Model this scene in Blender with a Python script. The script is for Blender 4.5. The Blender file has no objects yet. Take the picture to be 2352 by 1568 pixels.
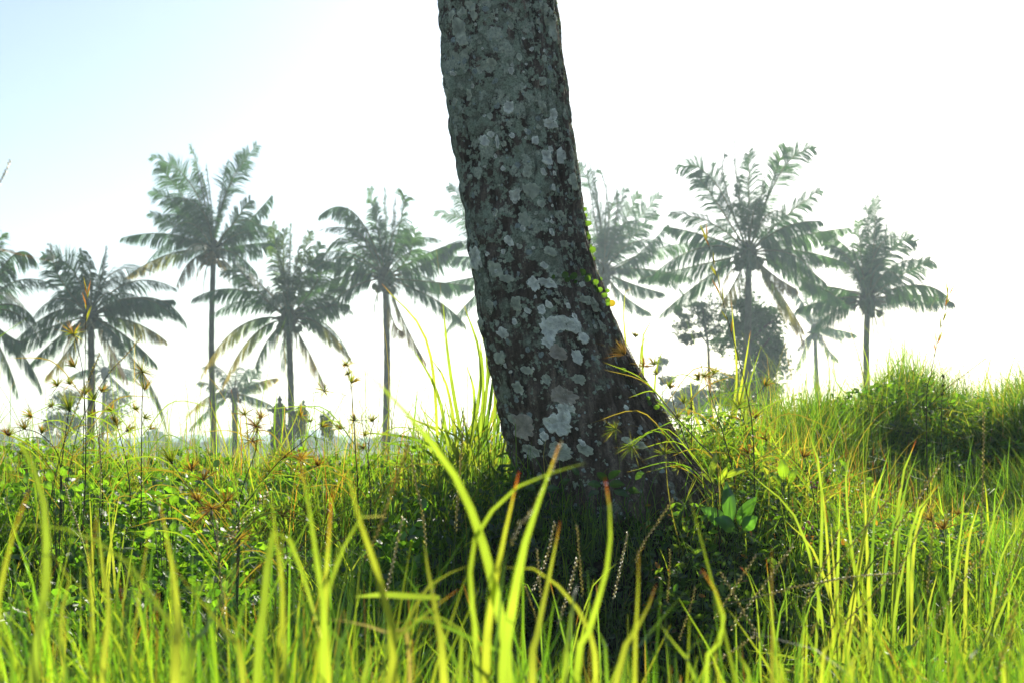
import bpy, math, random
import numpy as np
from mathutils import Vector, Matrix

random.seed(7)
rng = np.random.default_rng(7)
C = bpy.context.scene.collection
SC = bpy.context.scene
R = math.radians

# ---------------------------------------------------------------- camera
CAMZ = 0.75
PITCH = R(4.1)
FPX = 3267.0
cam_d = bpy.data.cameras.new('camera')
cam_d.lens = 50; cam_d.sensor_width = 36
cam_d.clip_start = 0.05; cam_d.clip_end = 5000
cam_d.dof.use_dof = True; cam_d.dof.focus_distance = 4.35; cam_d.dof.aperture_fstop = 8.0
cam = bpy.data.objects.new('camera', cam_d); C.objects.link(cam)
cam.location = (0, 0, CAMZ); cam.rotation_euler = (math.pi/2 + PITCH, 0, 0)
SC.camera = cam

# ---------------------------------------------------------------- world, sun, exposure
SUN_EL, SUN_AZ = R(26.5), R(19.0)          # azimuth from +Y (view direction) towards +X
world = bpy.data.worlds.new('World'); SC.world = world; world.use_nodes = True
nt = world.node_tree; nt.nodes.clear()
sky = nt.nodes.new('ShaderNodeTexSky'); sky.sky_type = 'NISHITA'; sky.sun_disc = False
sky.sun_elevation = SUN_EL; sky.sun_rotation = SUN_AZ
sky.altitude = 0; sky.air_density = 1.0; sky.dust_density = 0.8; sky.ozone_density = 1.2
bg = nt.nodes.new('ShaderNodeBackground'); bg.inputs['Strength'].default_value = 0.078
wo = nt.nodes.new('ShaderNodeOutputWorld')
nt.links.new(sky.outputs[0], bg.inputs[0]); nt.links.new(bg.outputs[0], wo.inputs[0])
sd = bpy.data.lights.new('sun', 'SUN'); sd.energy = 5.0; sd.angle = R(0.5); sd.color = (1.0, 0.93, 0.80)
sun = bpy.data.objects.new('sun', sd); C.objects.link(sun)
sdir = Vector((math.sin(SUN_AZ)*math.cos(SUN_EL), math.cos(SUN_AZ)*math.cos(SUN_EL), math.sin(SUN_EL)))
sun.rotation_euler = sdir.to_track_quat('Z', 'Y').to_euler(); sun.location = (5, 10, 12)
SC.view_settings.view_transform = 'Standard'; SC.view_settings.look = 'None'
SC.view_settings.gamma = 1.0; SC.view_settings.use_curve_mapping = False
SC.view_settings.exposure = 0.95
SC.render.engine = 'CYCLES'
cy = SC.cycles
cy.use_denoising = True
try: cy.denoiser = 'OPENIMAGEDENOISE'
except Exception: pass
cy.max_bounces = 8; cy.transmission_bounces = 6; cy.diffuse_bounces = 4; cy.glossy_bounces = 2
cy.transparent_max_bounces = 8; cy.volume_bounces = 1
cy.caustics_reflective = False; cy.caustics_refractive = False
cy.sample_clamp_indirect = 6.0
SC.render.film_transparent = False

# ---------------------------------------------------------------- helpers
CP, SP = math.cos(PITCH), math.sin(PITCH)
def P(px, py, D):
    """place in the world seen at pixel (px,py) of the 2352x1568 view, D metres ahead"""
    u = (px - 1176)/FPX; v = (784 - py)/FPX
    t = D/(CP - v*SP)
    return Vector((u*t, D, CAMZ + (SP + v*CP)*t))

def hsh(ix, iy, iz, s):
    h = (ix.astype(np.int64)*73856093) ^ (iy.astype(np.int64)*19349663) ^ (iz.astype(np.int64)*83492791) ^ (s*2654435761)
    h = (h ^ (h >> 13)) * 1274126177 & 0x7fffffff
    h = (h ^ (h >> 16)) & 0xffff
    return h/65535.0
def vn(x, y, z, s=0):
    x, y, z = np.broadcast_arrays(np.asarray(x, float), np.asarray(y, float), np.asarray(z, float))
    ix, iy, iz = np.floor(x), np.floor(y), np.floor(z)
    fx, fy, fz = x-ix, y-iy, z-iz
    fx, fy, fz = fx*fx*(3-2*fx), fy*fy*(3-2*fy), fz*fz*(3-2*fz)
    r = 0
    for a in (0, 1):
        for b in (0, 1):
            for c in (0, 1):
                w = (fx if a else 1-fx)*(fy if b else 1-fy)*(fz if c else 1-fz)
                r = r + w*hsh(ix+a, iy+b, iz+c, s)
    return r*2-1
def fbm(x, y, z, s=0, o=4):
    r, a = 0, 1.0
    for k in range(o):
        r = r + a*vn(x, y, z, s+k*17); x, y, z = x*2.03, y*2.03, z*2.03; a *= .5
    return r

def np_mesh(name, V, F, col=None, smooth=True):
    """V (n,3) array; F (m,4) or (m,3) int array, or a list of such arrays"""
    me = bpy.data.meshes.new(name)
    V = np.asarray(V, dtype=np.float32)
    Fs = F if isinstance(F, list) else [F]
    Fs = [np.asarray(f, dtype=np.int32) for f in Fs if len(f)]
    idx = np.concatenate([f.ravel() for f in Fs])
    cnt = np.concatenate([np.full(len(f), f.shape[1], np.int32) for f in Fs])
    st = np.concatenate([[0], np.cumsum(cnt)[:-1]]).astype(np.int32)
    me.vertices.add(len(V)); me.vertices.foreach_set('co', V.ravel())
    me.loops.add(len(idx)); me.loops.foreach_set('vertex_index', idx)
    me.polygons.add(len(cnt)); me.polygons.foreach_set('loop_start', st)
    try: me.polygons.foreach_set('loop_total', cnt)
    except Exception: pass
    me.update(calc_edges=True); me.validate()
    if smooth: me.polygons.foreach_set('use_smooth', np.ones(len(me.polygons), bool))
    if col is not None:
        ca = me.color_attributes.new('Col', 'FLOAT_COLOR', 'POINT')
        c4 = np.ones((len(V), 4), np.float32); c4[:, :3] = np.asarray(col, np.float32).reshape(-1, 3) if np.ndim(col) > 1 else np.tile(col, (len(V), 1))
        ca.data.foreach_set('color', c4.ravel())
    return me

def link(name, me, mat, parent=None, kind=None, label=None, cat=None, group=None, loc=None):
    o = bpy.data.objects.new(name, me); C.objects.link(o)
    if mat and not me.materials: me.materials.append(mat)
    if parent is not None: o.parent = parent
    if kind: o['kind'] = kind
    if label: o['label'] = label
    if cat: o['category'] = cat
    if group: o['group'] = group
    if loc is not None: o.location = loc
    return o

def thing(name, label, cat, loc, group=None):
    o = bpy.data.objects.new(name, None); C.objects.link(o); o.location = loc
    o.empty_display_size = .05
    o['label'] = label; o['category'] = cat
    if group: o['group'] = group
    return o

class MB:
    """collects pieces of ONE mesh"""
    def __init__(s): s.V = []; s.Q = []; s.T = []; s.c = []; s.n = 0
    def add(s, V, Q=(), T=(), col=(.1, .1, .1)):
        V = np.asarray(V, float).reshape(-1, 3)
        if len(Q): s.Q.append(np.asarray(Q, int)+s.n)
        if len(T): s.T.append(np.asarray(T, int)+s.n)
        col = np.asarray(col, float)
        s.c.append(np.tile(col, (len(V), 1)) if col.ndim == 1 else col)
        s.V.append(V); s.n += len(V)
    def tube(s, pts, rad, n=6, col=(.1, .1, .1), cap=True):
        pts = np.asarray([tuple(p) for p in pts], float); m = len(pts)
        rad = np.broadcast_to(np.asarray(rad, float), (m,))
        T = np.gradient(pts, axis=0); T /= np.linalg.norm(T, axis=1)[:, None]+1e-9
        ref = np.array([0, 0, 1.]) if abs(T[:, 2]).mean() < .8 else np.array([0, 1., 0])
        A = np.cross(T, ref); A /= np.linalg.norm(A, axis=1)[:, None]+1e-9
        B = np.cross(A, T)
        a = np.arange(n)*2*math.pi/n
        V = pts[:, None, :] + rad[:, None, None]*(np.cos(a)[None, :, None]*A[:, None, :] + np.sin(a)[None, :, None]*B[:, None, :])
        Q = [(i*n+j, i*n+(j+1) % n, (i+1)*n+(j+1) % n, (i+1)*n+j) for i in range(m-1) for j in range(n)]
        V = V.reshape(-1, 3); T3 = []
        if cap:
            V = np.vstack([V, pts[0], pts[-1]]); k = m*n
            T3 = [(k, (j+1) % n, j) for j in range(n)] + [(k+1, (m-1)*n+j, (m-1)*n+(j+1) % n) for j in range(n)]
        if np.ndim(col) == 2:
            cc = np.repeat(np.asarray(col, float), n, axis=0)
            if cap: cc = np.vstack([cc, cc[0], cc[-1]])
            col = cc
        s.add(V, Q, T3, col)
    def ball(s, c, r, col, n=8, m=5, sq=(1, 1, 1)):
        V = [(0, 0, 1)]
        for i in range(1, m):
            t = math.pi*i/m
            for j in range(n):
                a = 2*math.pi*j/n; V.append((math.sin(t)*math.cos(a), math.sin(t)*math.sin(a), math.cos(t)))
        V.append((0, 0, -1)); V = np.array(V)*r*np.array(sq)+np.array(tuple(c))
        T = [(0, 1+j, 1+(j+1) % n) for j in range(n)]
        Q = [(1+(i-1)*n+j, 1+i*n+j, 1+i*n+(j+1) % n, 1+(i-1)*n+(j+1) % n) for i in range(1, m-1) for j in range(n)]
        k = len(V)-1; T += [(k, 1+(m-2)*n+(j+1) % n, 1+(m-2)*n+j) for j in range(n)]
        s.add(V, Q, T, col)
    def box(s, c, size, col=(.1, .1, .1), taper=1.0):
        x, y, z = [v/2 for v in size]
        V = [(sx*x*(taper if sz > 0 else 1), sy*y*(taper if sz > 0 else 1), sz*z) for sz in (-1, 1) for sx, sy in ((-1, -1), (1, -1), (1, 1), (-1, 1))]
        V = np.array(V)+np.array(tuple(c))
        s.add(V, [(3, 2, 1, 0), (4, 5, 6, 7), (0, 1, 5, 4), (1, 2, 6, 5), (2, 3, 7, 6), (3, 0, 4, 7)], (), col)
    def build(s, name, mat, parent=None, off=None, smooth=True, **k):
        V = np.vstack(s.V)
        o = Vector(off) if off is not None else (parent.location if parent is not None and parent.parent is None else Vector((0, 0, 0)))
        V = V-np.array(tuple(o))
        F = []
        if s.Q: F.append(np.vstack(s.Q))
        if s.T: F.append(np.vstack(s.T))
        me = np_mesh(name, V, F, np.vstack(s.c), smooth)
        return link(name, me, mat, parent, **k)

def bez(p, n):
    """smooth curve through the given points, n samples"""
    p = [Vector(q) for q in p]
    if len(p) == 2: return [p[0].lerp(p[1], i/(n-1)) for i in range(n)]
    q = [p[0]*2-p[1]]+p+[p[-1]*2-p[-2]]
    L = [0]
    for i in range(1, len(p)): L.append(L[-1]+max(1e-6, (p[i]-p[i-1]).length))
    out = []
    for k in range(n):
        s = L[-1]*k/(n-1); i = 0
        while i < len(p)-2 and s > L[i+1]: i += 1
        t = (s-L[i])/(L[i+1]-L[i]); a, b, c, d = q[i:i+4]
        out.append(.5*((2*b)+(c-a)*t+(2*a-5*b+4*c-d)*t*t+(3*b-a-3*c+d)*t**3))
    return out

# ---------------------------------------------------------------- materials
def new_mat(name):
    m = bpy.data.materials.new(name); m.use_nodes = True; m.node_tree.nodes.clear(); return m, m.node_tree
def N(nt, t, **kw):
    n = nt.nodes.new(t)
    for k, v in kw.items():
        if k in n.inputs: n.inputs[k].default_value = v
        else: setattr(n, k, v)
    return n
def leaf_mat(name, trans_tint=(1.9, 1.9, .5), tfac=.5, gloss=.06, rough=.35, vary=.25, scale=25., veins=0.0):
    m, t = new_mat(name); L = t.links.new
    at = N(t, 'ShaderNodeAttribute', attribute_name='Col')
    tc = N(t, 'ShaderNodeTexCoord'); no = N(t, 'ShaderNodeTexNoise'); no.inputs['Scale'].default_value = scale; no.inputs['Detail'].default_value = 3
    L(tc.outputs['Object'], no.inputs['Vector'])
    mr = N(t, 'ShaderNodeMapRange'); mr.inputs[1].default_value = .3; mr.inputs[2].default_value = .7
    mr.inputs[3].default_value = 1-vary; mr.inputs[4].default_value = 1+vary; L(no.outputs[0], mr.inputs[0])
    mul = N(t, 'ShaderNodeMix', data_type='RGBA', blend_type='MULTIPLY'); mul.inputs[0].default_value = 1
    L(at.outputs['Color'], mul.inputs[6]); L(mr.outputs[0], mul.inputs[7])
    src = mul.outputs[2]
    if veins:
        uv = N(t, 'ShaderNodeAttribute', attribute_name='across'); w = N(t, 'ShaderNodeMath', operation='SINE')
        k = N(t, 'ShaderNodeMath', operation='MULTIPLY'); k.inputs[1].default_value = 38.0
        L(uv.outputs['Fac'], k.inputs[0]); L(k.outputs[0], w.inputs[0])
        mr2 = N(t, 'ShaderNodeMapRange'); mr2.inputs[1].default_value = -1; mr2.inputs[2].default_value = 1; mr2.inputs[3].default_value = 1-veins; mr2.inputs[4].default_value = 1+veins*.5
        L(w.outputs[0], mr2.inputs[0])
        m2 = N(t, 'ShaderNodeMix', data_type='RGBA', blend_type='MULTIPLY'); m2.inputs[0].default_value = 1
        L(src, m2.inputs[6]); L(mr2.outputs[0], m2.inputs[7]); src = m2.outputs[2]
    tint = N(t, 'ShaderNodeMix', data_type='RGBA', blend_type='MULTIPLY'); tint.inputs[0].default_value = 1
    tint.inputs[7].default_value = (*trans_tint, 1); L(src, tint.inputs[6])
    di = N(t, 'ShaderNodeBsdfDiffuse'); tr = N(t, 'ShaderNodeBsdfTranslucent'); gl = N(t, 'ShaderNodeBsdfGlossy'); gl.inputs['Roughness'].default_value = rough
    L(src, di.inputs['Color']); L(tint.outputs[2], tr.inputs['Color'])
    mx = N(t, 'ShaderNodeMixShader'); mx.inputs[0].default_value = tfac; L(di.outputs[0], mx.inputs[1]); L(tr.outputs[0], mx.inputs[2])
    fr = N(t, 'ShaderNodeFresnel'); fr.inputs['IOR'].default_value = 1.35
    fm = N(t, 'ShaderNodeMath', operation='MULTIPLY_ADD'); fm.inputs[1].default_value = .8; fm.inputs[2].default_value = gloss*.4; L(fr.outputs[0], fm.inputs[0])
    fc = N(t, 'ShaderNodeMath', operation='MINIMUM'); fc.inputs[1].default_value = gloss*5; L(fm.outputs[0], fc.inputs[0])
    mg = N(t, 'ShaderNodeMixShader'); L(fc.outputs[0], mg.inputs[0]); L(mx.outputs[0], mg.inputs[1]); L(gl.outputs[0], mg.inputs[2])
    out = N(t, 'ShaderNodeOutputMaterial'); L(mg.outputs[0], out.inputs[0])
    return m
def solid_mat(name, rough=.8, scale=20., vary=.3, bump=.3, bscale=60., spec=.3, sss=0):
    m, t = new_mat(name); L = t.links.new
    at = N(t, 'ShaderNodeAttribute', attribute_name='Col')
    tc = N(t, 'ShaderNodeTexCoord'); no = N(t, 'ShaderNodeTexNoise'); no.inputs['Scale'].default_value = scale; no.inputs['Detail'].default_value = 5
    L(tc.outputs['Object'], no.inputs['Vector'])
    mr = N(t, 'ShaderNodeMapRange'); mr.inputs[1].default_value = .3; mr.inputs[2].default_value = .7
    mr.inputs[3].default_value = 1-vary; mr.inputs[4].default_value = 1+vary; L(no.outputs[0], mr.inputs[0])
    mul = N(t, 'ShaderNodeMix', data_type='RGBA', blend_type='MULTIPLY'); mul.inputs[0].default_value = 1
    L(at.outputs['Color'], mul.inputs[6]); L(mr.outputs[0], mul.inputs[7])
    pb = N(t, 'ShaderNodeBsdfPrincipled'); L(mul.outputs[2], pb.inputs['Base Color']); pb.inputs['Roughness'].default_value = rough
    pb.inputs['Specular IOR Level'].default_value = spec
    n2 = N(t, 'ShaderNodeTexNoise'); n2.inputs['Scale'].default_value = bscale; n2.inputs['Detail'].default_value = 6; L(tc.outputs['Object'], n2.inputs['Vector'])
    bp = N(t, 'ShaderNodeBump'); bp.inputs['Strength'].default_value = bump; bp.inputs['Distance'].default_value = .01; L(n2.outputs[0], bp.inputs['Height']); L(bp.outputs[0], pb.inputs['Normal'])
    out = N(t, 'ShaderNodeOutputMaterial'); L(pb.outputs[0], out.inputs[0])
    return m

M_grass = leaf_mat('grass_blade', (3.4, 3.0, .65), .58, .010, .5, .2, 12.)
M_big = leaf_mat('broad_grass_blade', (3.5, 3.0, 1.0), .62, .025, .45, .3, 14., veins=.28)
M_weed = leaf_mat('weed_leaf', (3.3, 3.1, .6), .55, .015, .5, .2, 20.)
M_seed = leaf_mat('seed_husk', (1.6, 1.6, .9), .6, .03, .4, .3, 200.)
M_palm = leaf_mat('palm_leaflet', (2.2, 2.2, .7), .46, .012, .6, .3, 1.5)
M_tree = leaf_mat('tree_leaf', (1.6, 1.7, .6), .3, .01, .6, .3, 1.5)
M_stem = solid_mat('dry_stem', .7, 80, .3, .2, 200)
M_ptrunk = solid_mat('palm_bark', .9, 4, .4, .8, 15)
M_stone = solid_mat('weathered_stone', .9, 2.5, .35, .6, 12)
M_soil = solid_mat('dark_soil', .95, 6, .4, 1.0, 40, .1)
M_lichen = solid_mat('crusty_lichen', .95, 45, .28, .9, 140, .05)
M_coco = solid_mat('coconut_husk', .6, 6, .3, .2, 20)
M_moss = leaf_mat('moss', (2.2, 2.2, .5), .45, .02, .6, .3, 30.)

# ---------------------------------------------------------------- terrain
TC = np.array([-900, 200, 800, 1050, 1250, 1450, 1650, 1850, 2050, 2230, 2420, 3300], float)
TR = np.array([-8, 1.0, 2.0, 2.5, 3.0, 3.5, 4.0, 4.4, 5.0, 6.0, 6.45, 6.8, 7.5, 9.0, 12., 16.])
TZ = np.array([
 [-.1]*12,
 [0]*12,
 [.05, .05, .03, .0, .0, .0, .0, .03, .05, .05, .05, .05],
 [.12, .12, .10, .03, .0, .0, .02, .08, .12, .12, .12, .12],
 [.20, .19, .16, .06, .0, .0, .04, .13, .20, .21, .21, .2],
 [.29, .28, .26, .15, .05, .02, .08, .20, .28, .29, .3, .3],
 [.39, .38, .37, .38, .40, .38, .38, .34, .35, .34, .4, .4],
 [.46, .45, .47, .54, .56, .56, .55, .50, .40, .36, .42, .45],
 [.52, .51, .52, .55, .57, .58, .60, .58, .40, .36, .45, .5],
 [.54, .54, .52, .51, .52, .55, .62, .62, .34, .28, .38, .7],
 [.52, .52, .50, .48, .50, .54, .62, .64, .44, .36, .48, .8],
 [.45, .44, .42, .42, .44, .50, .60, .68, .84, .62, .74, .9],
 [.36, .34, .30, .32, .38, .45, .56, .70, .90, .76, .92, 1.0],
 [.05, .05, .05, .08, .12, .2, .4, .6, .84, .74, .95, 1.0],
 [-.3, -.3, -.3, -.3, -.3, -.25, -.1, .1, .3, .3, .5, .6],
 [-.4]*12], float)
def terrain(x, y, rough=True):
    x = np.asarray(x, float); y = np.asarray(y, float)
    px = 1176+FPX*x/np.maximum(y, 1.6)
    ci = np.clip(np.searchsorted(TC, px)-1, 0, len(TC)-2); cf = np.clip((px-TC[ci])/(TC[ci+1]-TC[ci]), 0, 1)
    ri = np.clip(np.searchsorted(TR, y)-1, 0, len(TR)-2); rf = np.clip((y-TR[ri])/(TR[ri+1]-TR[ri]), 0, 1)
    cf = cf*.5+cf*cf*(3-2*cf)*.5
    z = (TZ[ri, ci]*(1-cf)+TZ[ri, ci+1]*cf)*(1-rf)+(TZ[ri+1, ci]*(1-cf)+TZ[ri+1, ci+1]*cf)*rf
    if rough:
        near = np.clip((14-y)/6, 0, 1)
        z = z+near*(.035*fbm(x*1.7, y*1.7, 0, 3, 3)+.01*vn(x*9, y*9, 0, 5))
    return z
def tz(x, y): return float(terrain(np.array([x]), np.array([y]))[0])

def build_ground():
    ys = np.concatenate([[-25, -12], np.linspace(-8, 0.4, 12), np.linspace(.6, 10, 150), np.linspace(10.3, 16, 18), np.geomspace(17, 880, 30)])
    us = np.concatenate([-np.geomspace(30, .75, 14), np.linspace(-.7, .7, 150), np.geomspace(.75, 30, 14)])
    YY, UU = np.meshgrid(ys, us, indexing='ij')
    X = UU*(np.maximum(YY, 1.6)) ; X = np.where(np.abs(X) > 870, np.sign(X)*870, X)
    # keep columns monotonic far out
    X = np.sign(UU)*np.minimum(np.abs(UU)*np.maximum(YY, 1.6), 300+580*np.abs(UU)/30+0*X)
    Z = terrain(X, YY)
    n, m = X.shape
    i = np.arange(n*m).reshape(n, m)
    F = np.stack([i[:-1, :-1].ravel(), i[:-1, 1:].ravel(), i[1:, 1:].ravel(), i[1:, :-1].ravel()], 1)
    V = np.stack([X, YY, Z], -1).reshape(-1, 3)
    far = np.clip((V[:, 1]-12)/10, 0, 1)[:, None]
    nn = (.5+.5*vn(V[:, 0]*.05, V[:, 1]*.02, 0, 9))[:, None]
    col = (1-far)*np.array([.022, .018, .012])+far*(np.array([.05, .09, .02])*(1-nn)+np.array([.10, .12, .03])*nn)
    link('ground', np_mesh('ground', V, F, col), M_soil, kind='structure')
build_ground()

def build_hills():
    mb = MB()
    for D, h, s, col in ((560, 5.0, 11, (.05, .08, .03)), (760, 11.0, 23, (.05, .08, .04))):
        xs = np.linspace(-430*D/600, 430*D/600, 240)
        hh = h*(.55+.45*fbm(xs/60, 0, 0, s, 4))+1.2*fbm(xs/6, 0, 0, s+5, 3)
        hh = np.maximum(hh, .3)
        rows = []
        for k, f in enumerate((0, .6, 1, .5, -.1)):
            rows.append(np.stack([xs, np.full_like(xs, D+k*14), -.6+hh*f], 1))
        V = np.vstack(rows); n = len(xs)
        Q = [(r*n+i, r*n+i+1, (r+1)*n+i+1, (r+1)*n+i) for r in range(4) for i in range(n-1)]
        mb.add(V, Q, (), col)
    mb.build('hills', M_soil, kind='structure')
build_hills()

# air: one closed box of thin morning haze
def build_haze():
    mb = MB(); mb.box((0, 430, 12), (1900, 960, 30))
    m, t = new_mat('morning_haze')
    pv = N(t, 'ShaderNodeVolumePrincipled'); pv.inputs['Color'].default_value = (.72, .92, 1.0, 1)
    pv.inputs['Density'].default_value = HAZE; pv.inputs['Anisotropy'].default_value = .45
    out = N(t, 'ShaderNodeOutputMaterial'); t.links.new(pv.outputs[0], out.inputs['Volume'])
    o = mb.build('haze', m, kind='stuff', smooth=False)
HAZE = .0010
build_haze()
# ---------------------------------------------------------------- the leaning tree
TD = 4.5
LE = np.array([(-60, 1004), (0, 1005), (60, 1009), (100, 1013), (130, 1011), (200, 1019), (260, 1029), (300, 1031), (370, 1046), (430, 1052), (500, 1065), (560, 1071), (600, 1080), (660, 1092), (700, 1097), (760, 1108), (820, 1120), (880, 1134), (940, 1146), (1000, 1160), (1060, 1176), (1100, 1190), (1160, 1200), (1250, 1205), (1400, 1200)], float)
RE = np.array([(-60, 1266), (0, 1276), (60, 1286), (120, 1290), (200, 1302), (300, 1315), (400, 1330), (480, 1340), (560, 1355), (620, 1372), (700, 1398), (740, 1416), (800, 1438), (860, 1472), (920, 1508), (980, 1540), (1040, 1582), (1080, 1612), (1120, 1645), (1180, 1690), (1250, 1720), (1400, 1760)], float)
_py = np.arange(-60, 1401, 10.)
_l = np.interp(_py, LE[:, 0], LE[:, 1]); _r = np.interp(_py, RE[:, 0], RE[:, 1])
_z = np.array([P(1176, q, TD).z for q in _py])
_xl = np.array([P(a, q, TD).x for a, q in zip(_l, _py)]); _xr = np.array([P(a, q, TD).x for a, q in zip(_r, _py)])
o_ = np.argsort(_z); _z, _xl, _xr = _z[o_], _xl[o_], _xr[o_]
ZT = _z[-1]
def trunk_axis(z):
    z = np.asarray(z, float)
    xl = np.interp(z, _z, _xl); xr = np.interp(z, _z, _xr)
    cx = (xl+xr)/2; r = (xr-xl)/2
    up = np.clip(z-ZT, 0, None)
    cx = cx-up*.085+up*up*.006; r = np.maximum(.1, r-up*.010)
    ry = np.minimum(r, .205+.5*np.clip(r-.205, 0, None)); ry = np.where(r < .205, r, ry)
    return cx, r, ry
def trunk_disp(th, z):
    cx, r, ry = trunk_axis(z)
    X, Y = np.cos(th)*1.0, np.sin(th)*1.0
    d = .010*fbm(X*1.6, Y*1.6, z*2.2, 31, 3)
    d += .0045*fbm(X*6, Y*6, z*9, 41, 4)
    # stretched fissures on the right flank
    right = np.clip((np.cos(th)-.25)/.5, 0, 1)
    fis = np.abs(fbm(X*16, Y*16, z*4.0+X*3, 51, 3))
    d -= (.004+.013*right)*np.clip(.35-fis, 0, 1)/.35
    d += .0030*fbm(X*24, Y*24, z*18, 61, 3)
    # old ring scars
    ph = z*46+2.5*vn(X*1.5, Y*1.5, z*3, 71); d += .0060*(np.abs(np.sin(ph))**.5-.6)*(.4+.6*np.clip(-np.cos(th), 0, 1))
    # lumps of the root flare
    low = np.clip((1.0-z)/.6, 0, 1)
    d += low*right*.018*fbm(X*5, Y*5, z*7, 81, 3)
    # pits
    pit = vn(X*7, Y*7, z*8, 91); d -= .012*np.clip(pit-.72, 0, 1)/.28
    return d
def trunk_pt(th, z, off=0.0):
    cx, r, ry = trunk_axis(z); d = trunk_disp(th, z)+off
    return np.stack([cx+(r+d)*np.cos(th), TD+(ry+d)*np.sin(th), z], -1)

TB = Vector((float(trunk_axis(.45)[0]), TD, tz(.35, 4.5)))
tree = thing('leaning_tree', 'thick lichen covered trunk leaning over a grassy bank, flared at its root', 'tree', TB)
def build_trunk():
    nth, z0, z1 = 350, .12, ZT+.02
    zs = np.concatenate([np.linspace(z0, z1, 520), z1+np.geomspace(.01, 5.5, 60)])
    th = np.linspace(0, 2*math.pi, nth, endpoint=False)
    Zg, Tg = np.meshgrid(zs, th, indexing='ij')
    V = trunk_pt(Tg, Zg).reshape(-1, 3)
    n = len(zs); i = np.arange(n*nth).reshape(n, nth); j = np.roll(i, -1, 1)
    F = np.stack([i[:-1].ravel(), j[:-1].ravel(), j[1:].ravel(), i[1:].ravel()], 1)
    m, t = new_mat('lichened_bark'); L = t.links.new
    tc = N(t, 'ShaderNodeTexCoord'); co = tc.outputs['Object']
    def noise(sc, det=6, rough=.6, vec=co, dist=0.):
        n_ = N(t, 'ShaderNodeTexNoise'); n_.inputs['Scale'].default_value = sc; n_.inputs['Detail'].default_value = det
        n_.inputs['Roughness'].default_value = rough; n_.inputs['Distortion'].default_value = dist; L(vec, n_.inputs['Vector']); return n_.outputs[0]
    def ramp(src, stops):
        r_ = N(t, 'ShaderNodeValToRGB'); L(src, r_.inputs[0]); e = r_.color_ramp.elements
        while len(e) < len(stops): e.new(.5)
        for k, (p, c) in enumerate(stops): e[k].position = p; e[k].color = (*c, 1) if len(c) == 3 else c
        return r_.outputs[0]
    def mix(f, a, b):
        x = N(t, 'ShaderNodeMix', data_type='RGBA'); L(f, x.inputs[0]); L(a, x.inputs[6])
        if isinstance(b, tuple): x.inputs[7].default_value = (*b, 1)
        else: L(b, x.inputs[7])
        return x.outputs[2]
    def math_(op, a, b=None, c=None):
        x = N(t, 'ShaderNodeMath', operation=op)
        for k, v in enumerate((a, b, c)):
            if v is None: continue
            if isinstance(v, (int, float)): x.inputs[k].default_value = v
            else: L(v, x.inputs[k])
        return x.outputs[0]
    mp = N(t, 'ShaderNodeMapping'); mp.inputs['Scale'].default_value = (1, 1, .22); L(co, mp.inputs[0])
    base = ramp(noise(26, 8, .65, mp.outputs[0]), [(.3, (.022, .016, .012)), (.5, (.11, .08, .062)), (.7, (.30, .235, .19))])
    sep = N(t, 'ShaderNodeSeparateXYZ'); L(co, sep.inputs[0])
    # height: lichen cover thins out towards the foot and the fissured flank
    hz = N(t, 'ShaderNodeMapRange'); L(sep.outputs[2], hz.inputs[0]); hz.inputs[1].default_value = .1; hz.inputs[2].default_value = 1.2; hz.inputs[3].default_value = -.06; hz.inputs[4].default_value = .05
    xx = math_('MULTIPLY', sep.outputs[2], .22); xr = math_('ADD', sep.outputs[0], xx)
    hx = N(t, 'ShaderNodeMapRange'); L(xr, hx.inputs[0]); hx.inputs[1].default_value = -.1; hx.inputs[2].default_value = .3; hx.inputs[3].default_value = .03; hx.inputs[4].default_value = -.07
    bias = math_('ADD', hz.outputs[0], hx.outputs[0])
    def layer(col_in, sc, thr, c1, c2, wd=.02, det=8, rough=.62):
        n_ = math_('ADD', noise(sc, det, rough), bias)
        f = N(t, 'ShaderNodeMapRange'); L(n_, f.inputs[0]); f.inputs[1].default_value = thr; f.inputs[2].default_value = thr+wd
        cc = ramp(noise(sc*6, 6, .7), [(.3, c1), (.7, c2)])
        return mix(f.outputs[0], col_in, cc), f.outputs[0]
    c, f1 = layer(base, 11, .55, (.17, .18, .135), (.33, .35, .265), .06)
    c, f2 = layer(c, 42, .56, (.23, .28, .20), (.46, .50, .38), .03)
    c, f3 = layer(c, 16, .625, (.38, .42, .32), (.66, .68, .54), .03)
    # round crusts
    def spots(col_in, sc, rad, chance, c1, c2):
        dn = N(t, 'ShaderNodeTexNoise'); dn.inputs['Scale'].default_value = sc*1.6; dn.inputs['Detail'].default_value = 5; L(co, dn.inputs['Vector'])
        va = N(t, 'ShaderNodeVectorMath', operation='MULTIPLY_ADD'); L(dn.outputs['Color'], va.inputs[0]); va.inputs[1].default_value = (.5/sc,)*3; L(co, va.inputs[2])
        vo = N(t, 'ShaderNodeTexVoronoi'); vo.inputs['Scale'].default_value = sc; L(va.outputs[0], vo.inputs['Vector'])
        f = N(t, 'ShaderNodeMapRange'); L(vo.outputs['Distance'], f.inputs[0]); f.inputs[1].default_value = rad; f.inputs[2].default_value = rad*.85
        sp = N(t, 'ShaderNodeSeparateColor'); L(vo.outputs['Color'], sp.inputs[0])
        g = math_('LESS_THAN', sp.outputs[0], chance); ff = math_('MULTIPLY', f.outputs[0], g)
        cc = ramp(noise(sc*5, 5, .7), [(.3, c1), (.7, c2)])
        return mix(ff, col_in, cc), ff
    c, s1 = spots(c, 30, .30, .32, (.26, .30, .28), (.46, .51, .48))
    c, s2 = spots(c, 60, .26, .10, (.33, .40, .36), (.56, .61, .58))
    dk = N(t, 'ShaderNodeMapRange'); L(noise(20, 5, .7, mp.outputs[0]), dk.inputs[0]); dk.inputs[1].default_value = .62; dk.inputs[2].default_value = .70
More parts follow.
